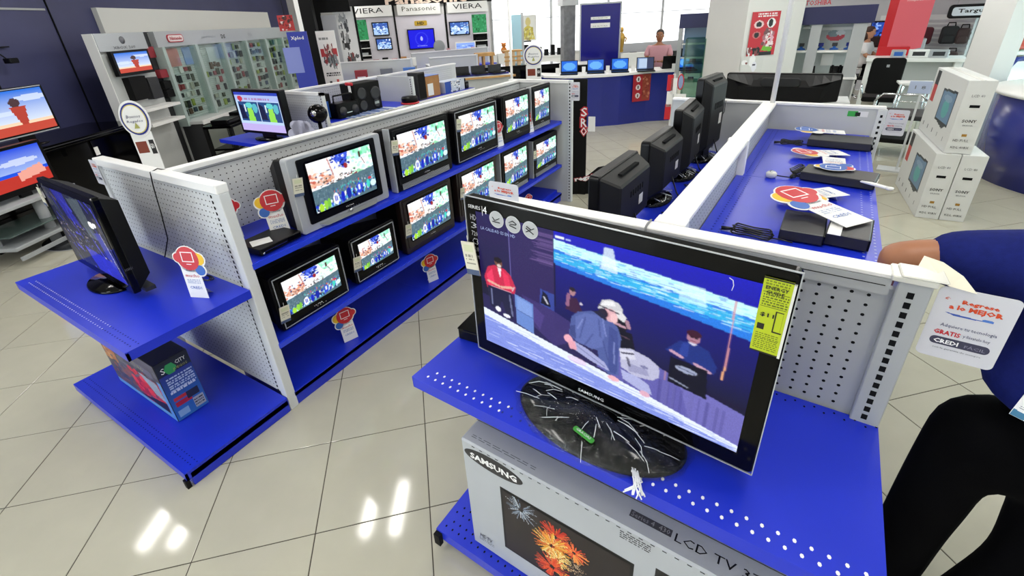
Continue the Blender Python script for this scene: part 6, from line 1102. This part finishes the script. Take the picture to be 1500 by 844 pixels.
# glass case and header
gc = thing('glass_case', 'glass display case with dark blue header between the counter and the white column', 'display case', (.42, 7.75, 0), R(8))
for x_ in (0, .62): bxo('glass_side', GGLASS, gc, x_, x_+.01, 0, .5, .55, 1.54)
bxo('glass_front', GGLASS, gc, 0, .63, 0, .008, .55, 1.54); bxo('base', LGREY, gc, 0, .63, 0, .5, 0, .55); bxo('glass_top', GGLASS, gc, 0, .63, 0, .5, 1.54, 1.55)
for z_ in (.85, 1.15): bxo('glass_shelf', GGLASS, gc, .01, .62, .01, .49, z_, z_+.008)
bh = thing('dark_header', 'dark blue header box on grey posts above the left glass case', 'display header', (.16, 8.35, 0), R(6)); bxo('header_box', mat('header_navy', '1e2050', .4), bh, 0, .75, 0, .4, 1.70, 1.93); bxo('post', GMET, bh, 0, .07, 0, .07, 0, 1.7); bxo('post', GMET, bh, .68, .75, 0, .07, 0, 1.7); bxo('back_board', mat('pale_blue_glass_board', '7c98b8', .2), bh, .07, .68, .3, .34, .9, 1.7); bxo('inner_shelf', WMETB, bh, .07, .68, .05, .34, 1.18, 1.2); bxo('inner_shelf', WMETB, bh, .07, .68, .05, .34, 1.42, 1.44)
for k in range(6):
    z_ = (1.158, .858)[k % 2]; o = thing('compact_camera', 'small camera on the %s shelf of the left glass case, %s from the left' % (('upper', 'lower')[k % 2], ORD[k//2]), 'camera', (.52+(k//2)*.2, 8.0+(k//2)*.03, z_), R(8), 'small cameras in the left glass case'); MB().rbox(-.05, .05, -.02, .02, 0, .06, .01).build('body', [BLK, SILV, DGREY][k//2], o, .004); MB().lathe([(.02, 0), (.018, .02)], 12).build('lens', BLK, o).matrix_local = plane_M((0, -.02, .03), FX, FZ)
t = thing('card_rack', 'narrow rack of red, white and blue cards at the right end of the wavy counter', 'rack', (.50, 6.80, 0), R(15)); bxo('post', WMET, t, -.02, .02, 0, .03, 0, 1.1); bxo('foot', GMET, t, -.15, .15, -.12, .12, 0, .015)
for k, (m_, x_, z_) in enumerate(((RED, -.06, .85), (WHITE, -.05, .6), (RED, -.06, .4), (WHITE, .0, .8))): bxo('card', m_, t, x_-.04, x_+.05, -.02, -.01, z_, z_+.24)
MB().prism(ell(.10, .98, .05, .12, 20), 0, .004).build('oval_card', RED, t).matrix_local = plane_M((0, -.02, 0), FX, FZ); MB().prism(ell(.10, .98, .035, .10, 20), 0, .006).build('oval_face', mat('pale_blue_board', '8ca0c8', .4), t).matrix_local = plane_M((0, -.02, 0), FX, FZ); bxo('low_card', WHITE, t, .02, .20, -.03, -.02, .62, .80); text(t, 'MEJOR', (.11, -.031, .74), FX, FZ, .03, ORG, width=.12, bold=.03)

# ================================================================== COLUMN, DISPLAY CASE, DESK, RED PANEL (right)
cl = wallseg('trim_1', UV(6.1, 5.11), UV(7.06, 5.11), 0, CEILH, .96, mat('pale_column_paint', 'dcdcd8', .6, noise=.02, nscale=2), 'square pale structural column'); 
pt = UT('product_poster', 'red poster with black products on the pale square column', 'poster', 6.18, 5.10, 1.32); MB().box(0, .47, -.004, 0, 0, .60).build('board', RED, pt); picture(pt, Cv(48, 60, 'c42430').writing(.2, .03, .9, .13, 2, 'f0f0f0', .9).ell(.28, .28, .17, .09, 'e8c8c8').ell(.28, .28, .1, .06, '181818').ell(.72, .26, .15, .11, 'f0f0f0').ell(.7, .26, .08, .09, '101010').ell(.25, .52, .15, .08, 'c87070').ell(.25, .52, .09, .06, '181818').speck(.5, .42, .85, .8, ['e0b0c0', '70484c', 'f0e0e0', 'a87078'], 40, .05).poly([(.55, .78), (.9, .82), (.85, .92), (.5, .88)], '70b830').rect(.4, .92, .9, 1, '181818').speck(.0, .82, .4, 1, ['181818', 'e8e8e8', '804040'], 30, .05), (.235, -.004, .30), FX, FZ, .47, .6)
pt = UT('white_stickers', 'white paper cut-outs stuck below the red poster on the pale column', 'sticker', 6.12, 5.10, 1.05); picture(pt, Cv(30, 26, 'd8d8d4').ell(.15, .35, .13, .12, 'f4f4f4').ell(.5, .3, .15, .3, 'f4f4f4').ell(.62, .6, .12, .25, 'e8e8f0').ell(.6, .5, .06, .06, '3c3c50').ell(.25, .4, .05, .05, '804040'), (.18, 0, .14), FX, FZ, .38, .28, name='sheet')
dc = thing('display_case', 'tall grey display case with wide dark blue header and blue camera stands', 'display case', (1.93, 7.95, 0), R(-1.5))
bxo('header_box', mat('header_navy', '1e2050', .4), dc, -.05, 1.05, -.02, .45, 1.70, 1.94, .004)
for x_ in (.28, .98): bxo('post', GMET, dc, x_-.17 if x_ > .5 else x_, x_+.0 if x_ > .5 else x_+.14, 0, .08, .0, 1.70)
bxo('back_board', mat('pale_grey_glass_board', 'c4cccc', .3), dc, -.03, 1.0, .42, .45, .5, 1.7); bxo('side_glass', GGLASS, dc, -.04, -.03, .0, .42, .55, 1.7); bxo('shelf', WHITE, dc, -.03, .96, .05, .42, 1.30, 1.33); bxo('base', LGREY, dc, -.03, 1.0, .0, .45, 0, .92); bxo('white_top', WHITE, dc, -.04, 1.01, -.02, .46, .92, .95)
bxo('white_frame', WMETB, dc, .36, .86, .40, .418, 1.60, 1.64); bxo('notice', WHITE, dc, .5, .66, .40, .418, 1.08, 1.25); picture(dc, Cv(20, 14, 'c4cccc').ell(.5, .6, .4, .35, 'd04858').ell(.4, .4, .25, .25, '8ca0a8').ell(.7, .35, .2, .2, 'e0e4e8'), (.62, .415, 1.53), FX, FZ, .3, .2, name='round_picture')
text(dc, 'TOSHIBA', (.30, .2, 2.0), FX, FZ, .07, RED, width=.34, bold=.02); MB().lathe([(.06, .0), (.05, .03), (.02, .05)], 16).build('lamp', WHITE, dc).location = (.22, .2, 1.64)
for k, x_ in enumerate((.06, .20, .46, .64, .82)):
    o = thing('camera_stand', 'blue camera stand in the tall display case, %s of five from the left' % ORD[k], 'camera', (1.93+x_, 8.12, 1.331), 0, 'blue camera stands in the tall display case'); MB().lathe([(.06, 0), (.055, .02), (.02, .03), (.02, .05)], 14).build('stand', BPR, o); MB().rbox(-.035, .035, -.015, .015, .05, .1, .008).build('camera_body', DGREY if k % 2 else NAVY, o, .003)
for k, (x_, lab) in enumerate(((.40, 'small black phone leaning on the white top of the tall display case'), (.70, 'black telephone on the white top of the tall display case'), (.80, 'second black telephone on the white top of the tall display case'))):
    o = thing('telephone', lab, 'telephone', (1.93+x_, 8.0, .952), R(10)); MB().add([(-.05, -.06, 0), (.05, -.06, 0), (.05, .05, 0), (-.05, .05, 0), (-.05, .03, .15), (.05, .03, .15)], [(3, 2, 1, 0), (0, 1, 5, 4), (1, 2, 5), (2, 3, 4, 5), (3, 0, 4)]).build('body', BLK, o); MB().rbox(-.045, -.015, -.03, .0, .03, .17, .01).build('handset', BLK, o, .004)
# low gondola with the wide black television seen from behind
t = thing('low_plinth', 'low white plinth under the wide black television beyond the right gondola', 'plinth', (2.0, 5.35, 0)); bxo('body', WMET, t, -.72, .72, -.1, .35, 0, 1.0)
t = thing('flat_television', 'very wide black television seen from behind, beyond the far panel of the right gondola', 'television', (2.02, 5.16, 1.002), R(-1))
MB().rbox(-.58, .58, .12, .20, .0, .29, .02, 'y').build('front_frame', BLK, t, .006); mb = MB(); n = 14
P = [(-.56+i*1.12/n, .0+.27) for i in range(n+1)]; Q = [(-.56+i*1.12/n, .02+.13*abs(2*i/n-1)**1.5) for i in range(n+1)]
for i in range(n): mb.add([(P[i][0], .12, .28), (P[i+1][0], .12, .28), (Q[i+1][0], .0, Q[i+1][1]+.10), (Q[i][0], .0, Q[i][1]+.10)], [(0, 3, 2, 1)])
mb.build('upper_slope', mat('back_cover_plastic', '2a2b2e', .5), t); MB().add([(-.57, .12, 0), (.57, .12, 0), (.40, -.01, .0), (-.40, -.01, 0), (-.57, .12, .27), (.57, .12, .27), (.42, -.01, .16), (-.42, -.01, .16)], [(0, 3, 2, 1), (3, 7, 6, 2), (2, 6, 5, 1), (0, 4, 7, 3), (4, 5, 6, 7)]).build('back_cover', BLKM, t)
MB().rbox(-.2, .2, -.03, .0, .16, .26, .04, 'y').build('centre_bulge', mat('back_cover_plastic', '2a2b2e', .5), t, .01)
t = thing('flat_television', 'wide black television of the same kind, turned away, leaning behind the wide one on the same plinth', 'television', (2.1, 5.42, 1.002), R(4)) if False else None
# chairs, desk, woman, red panel
office_chair('black office chair with a tall back in front of the red panel', (3.42, 9.15, 0), R(175), 1.14)
dk = thing('service_desk', 'white service desk with grey front in front of the red panel', 'desk', (3.35, 10.75, 0), R(-5)); bxo('desk_top', WMETB, dk, -.1, 1.35, -.2, .45, .93, .99, .004); bxo('front_panel', LGREY, dk, .3, 1.2, .05, .08, 0, .93); bxo('end_panel', WHITE, dk, 1.2, 1.3, -.15, .4, 0, .93); bxo('end_panel', WHITE, dk, -.08, 0, -.15, .4, 0, .93); bxo('lower_shelf', WHITE, dk, .0, 1.2, -.1, .4, .5, .53)
rp = thing('red_advertising_board', 'tall red advertising panel with white lettering on the service desk', 'panel', (3.42, 11.15, .992), R(-6)); MB().add([(0, 0, 0), (.14, -.03, 0), (.66, .02, .14), (.60, .12, .14), (.0, .12, 0), (0, 0, 2.2), (.14, -.03, 2.2), (.66, .02, 2.2), (.60, .12, 2.2), (.0, .12, 2.2)], [(0, 4, 3, 2, 1), (5, 6, 7, 8, 9), (1, 2, 7, 6), (2, 3, 8, 7), (3, 4, 9, 8), (4, 0, 5, 9)]).build('pale_face', REDPALE, rp)
MB().add([(0, -.002, 0), (.14, -.032, 0), (.14, -.032, 2.2), (0, -.002, 2.2)], [(0, 1, 2, 3)]).build('red_edge', REDCOL, rp); bxo('red_foot', REDCOL, rp, 0, .50, -.04, .0, 0, .16)
text(rp, 'claro', (.42, -.012, 1.05), Vector((.52, .05, 0)), FZ, .06, WINK, width=.3); text(rp, 'configuraciones', (.42, -.012, .96), Vector((.52, .05, 0)), FZ, .03, WINK, width=.34)
seated('person with dark hair in a white shirt sitting in profile left of the red panel', (3.30, 12.05, 0), R(72), WSHIRT, SKIN2, mat('brown_hair', '3c2018', .6), True, lift=.14)
office_chair('dark office chair of the person in the white shirt', (3.27, 12.05, 0), R(72), .98)
for k, (x, y, lab, w_) in enumerate(((3.72, 10.75, 'small silver phone display on the service desk, the left one', .22), (4.02, 10.75, 'white fax machine on the service desk', .30), (4.30, 10.72, 'silver flat box on the service desk, the right one', .28))):
    o = thing('desk_device', lab, 'device', (x, y, .992), R(-5)); MB().rbox(-w_/2, w_/2, -.1, .1, 0, .13, .02).build('case', SILV if k != 1 else WHITE, o, .008); bxo('dark_face', DGREY if k else BPR, o, -w_*.3, w_*.3, -.103, -.1, .03, .10)
# chrome stool and dark cart between chair and cartons
t = thing('chrome_stool', 'chrome framed stool with pale seat beside the black office chair', 'stool', (3.75, 8.5, 0)); bxo('seat', WMETB, t, -.22, .22, -.15, .15, .80, .83, .004)
for x_, y_ in ((-.2, -.13), (.2, -.13), (-.2, .13), (.2, .13)): MB().tube([(x_*.8, y_, .8), (x_, y_*1.1, 0)], .014, 6).build('leg', CHROME, t)
for z_ in (.3, .55): MB().tube([(-.19, -.14, z_), (.19, -.14, z_)], .010, 6).build('crossbar', CHROME, t)
t = thing('motorcycle_seat_box', 'dark low trolley with grey top beside the chrome stool', 'trolley', (3.45, 7.3, 0), R(-8)); bxo('tray', DGREY, t, -.28, .32, -.3, .3, .52, .58, .01); bxo('tray', BLKM, t, -.28, .32, -.3, .3, .2, .26, .01); [MB().tube([(x_, y_, 0), (x_, y_, .75)], .014, 6).build('post', CHROME, t) for x_ in (-.27, .31) for y_ in (-.28, .28)]
MB().tube([(-.27, -.28, .75), (-.2, -.3, .85), (.2, -.3, .85), (.31, -.28, .75)], .014, 6).build('handle', CHROME, t)
t = thing('sign_stand', 'pale blue price sign on a thin post behind the white cartons', 'sign', (3.48, 6.35, 0), R(-10)); bxo('post', WMET, t, -.012, .012, 0, .02, 0, 1.0); bxo('foot', WMET, t, -.2, .16, -.1, .12, 0, .02); MB().box(-.13, .15, -.01, 0, .96, 1.10).build('sign_board', mat('pale_lilac_blue', 'b4c0dc', .4), t); text(t, '1 8 1', (.01, -.0105, 1.03), FX, FZ, .04, GINK, width=.16)
bxo('box_side', GMET, thing('grey_carton', 'grey and red carton standing behind the white cartons', 'carton', (3.62, 5.9, 0), R(-5)), -.1, .12, 0, .4, 0, .62)
# slatted wall with bags
sw_ = UT('slat_wall', 'slatted wall with hanging bags near the window', 'display wall', 11.95, 8.2, 0, R(-90)); bxo('back_board', WMET, sw_, .0, 2.0, -.04, .02, .3, 1.66)
mb = MB(); [mb.box(0, 2.0, -.055, -.04, .35+k*.09, .40+k*.09) for k in range(14)]; mb.build('slat', PGREY, sw_, kind='stuff')
tv_ = thing('wall_television', 'flat television with a blue picture on the pale wall near the window', 'television', UV(11.90, 7.85, 1.10), UANG+R(-90)+R(35)); MB().rbox(-.40, .36, -.03, .03, 0, .46, .01, 'y').build('front_frame', BLK, tv_, .003); picture(tv_, Cv(40, 24, '2848a0').speck(0, 0, .7, 1, ['4878d8', '182c70', '88a8e8'], 50, .06).poly([(.72, 0), (1, 0), (1, 1), (.6, 1)], 'b0b8b8').poly([(.82, .2), (.92, .3), (.85, .8), (.78, .6)], '202428'), (-.02, -.031, .23), FX, FZ, .72, .40, SCREEN, 'screen')
def bag(lab, u, v, z, w_, h, m, kind=0):
    t = thing('travel_bag', lab, 'bag', UV(u, v, z), UANG+R(-50)); MB().rbox(-w_/2, w_/2, -.09, .09, 0, h, .05, 'y').build('bag_body', m, t, .02); MB().rbox(-w_*.35, w_*.35, -.12, -.08, .03, h*.5, .03, 'y').build('front_pocket', m, t, .01); MB().tube([(-.06, 0, h), (-.05, 0, h+.06), (.05, 0, h+.06), (.06, 0, h)], .012, 6).build('handle', BLKM, t); return t
MAR = mat('maroon_cloth', '5c2430', .8); DBR = mat('dark_brown_cloth', '3c2c2c', .8); BCL = mat('black_cloth', '18181c', .8)
bag('maroon travel bag hanging on the slatted wall', 11.6, 6.95, 1.12, .42, .32, MAR); bag('black and grey backpack hanging on the slatted wall', 11.7, 6.45, 1.14, .26, .32, BCL); bag('dark brown laptop bag below the wall television', 11.4, 7.6, 1.05, .40, .22, DBR); bag('black shoulder bag low on the slatted wall', 11.6, 6.75, .66, .5, .26, BCL); bag('brown bag beside the white window post', 11.72, 6.3, .70, .2, .3, DBR); bag('small dark bag high beside the white window post', 11.82, 6.28, 1.14, .2, .28, DBR)
sg = thing('hanging_sign', 'black framed oval sign with dark lettering above the bags', 'sign', UV(11.7, 6.15, 1.60), UANG+R(-50)); MB().rbox(-.36, .34, -.05, .05, 0, .24, .06, 'y').build('frame', BLK, sg, .01); MB().rbox(-.30, .28, -.06, -.05, .045, .195, .04, 'y').build('face_panel', mat('sign_face', 'd8dce4', .4), sg); text(sg, 'Targus', (-.01, -.0605, .12), FX, FZ, .09, INK, width=.42, bold=.02); [MB().tube([(x_, 0, .24), (x_, 0, 1.6)], .006, 5).build('hanging_wire', GMET, sg) for x_ in (-.25, .25)]
wt = UT('white_worktop', 'white worktop with a silver case under the wall television', 'counter', 10.9, 6.9, 0, R(-40)); bxo('top', WMETB, wt, -.02, .9, -.3, .3, .98, 1.02); bxo('body', WHITE, wt, 0, .85, -.25, .3, 0, .98)
o = thing('silver_case', 'pale silver case standing on the white worktop', 'case', UV(11.2, 6.65, 1.022), UANG+R(-40)); MB().rbox(-.14, .14, -.1, .1, 0, .24, .02, 'y').build('case_body', SILV, o, .01); bxo('clasp', CHROME, o, -.03, .03, -.105, -.1, .15, .19)
# right white pillar and curved blue desk
pl2 = wallseg('trim_2', UV(8.55, 3.42), UV(8.88, 3.42), 0, CEILH, .35, WPAINT, 'white square pillar by the window aisle')
cd = UT('curved_desk', 'curved dark blue desk with pale top at the right edge', 'desk', 8.82, 1.95); MB().lathe([(1.25, .0), (1.25, .95)], 64).build('front_body', NAVY, cd); MB().lathe([(1.31, .95), (1.31, .99)], 64).build('desk_top', WMETB, cd)
cc = UT('blue_armchair', 'blue chair frame showing above the curved desk at the right edge', 'chair', 9.97, 4.0); MB().tube([(-.25, 0, .6), (-.25, 0, 1.0), (-.15, 0, 1.12), (.15, 0, 1.12), (.25, 0, 1.0), (.25, 0, .6)], .035, 8).build('back_frame', mat('chair_blue', '2a3c98', .4), cc); MB().rbox(-.24, .24, -.45, .0, .45, .5, .05).build('seat', mat('chair_blue', '2a3c98', .4), cc, .01); [MB().tube([(x_, y_, .45), (x_, y_, 0)], .015, 6).build('leg', CHROME, cc) for x_ in (-.2, .2) for y_ in (-.4, 0)]; MB().tube([(-.25, 0, .6), (-.22, 0, .47)], .03, 6).build('frame_joint', CHROME, cc); MB().tube([(.25, 0, .6), (.22, 0, .47)], .03, 6).build('frame_joint', CHROME, cc)
# standing floor sign at the far end of the left gondola
fs = thing('floor_sign', 'tall black floor sign with red lettering at the far end of the left gondola', 'sign', (.02, GL+.25, 0), R(12)); MB().box(.0, .16, 0, .02, 0, 1.36).build('board', BLKM, fs); MB().add([(.0, -.02, .0), (.42, .1, 0), (.42, .1, .36), (.30, .06, .34), (.16, .02, .22), (0, -.02, .22)], [(0, 1, 2, 3, 4, 5)]).build('lower_wing', BLKM, fs)
text(fs, 'regalos', (.20, .0, .22), Vector((.42, .12, .16)), Vector((-.05, 0, 1)), .07, WINK, width=.34, bold=.04); text(fs, 'regalos', (.20, .006, .22), Vector((.42, .12, .16)), Vector((-.05, 0, 1)), .085, mat('logo_red', 'b02c3c', .4), width=.36, bold=.08)
for z_, s_ in ((1.0, 'S'), (.88, 'R'), (.78, 'O')): text(fs, s_, (.13, -.002, z_), FX, FZ, .13, RED, width=.10, bold=.10); text(fs, s_, (.13, -.004, z_), FX, FZ, .10, WINK, width=.07, bold=.01)
bxo('white_tab', WHITE, fs, .18, .26, -.004, .0, .78, .95)
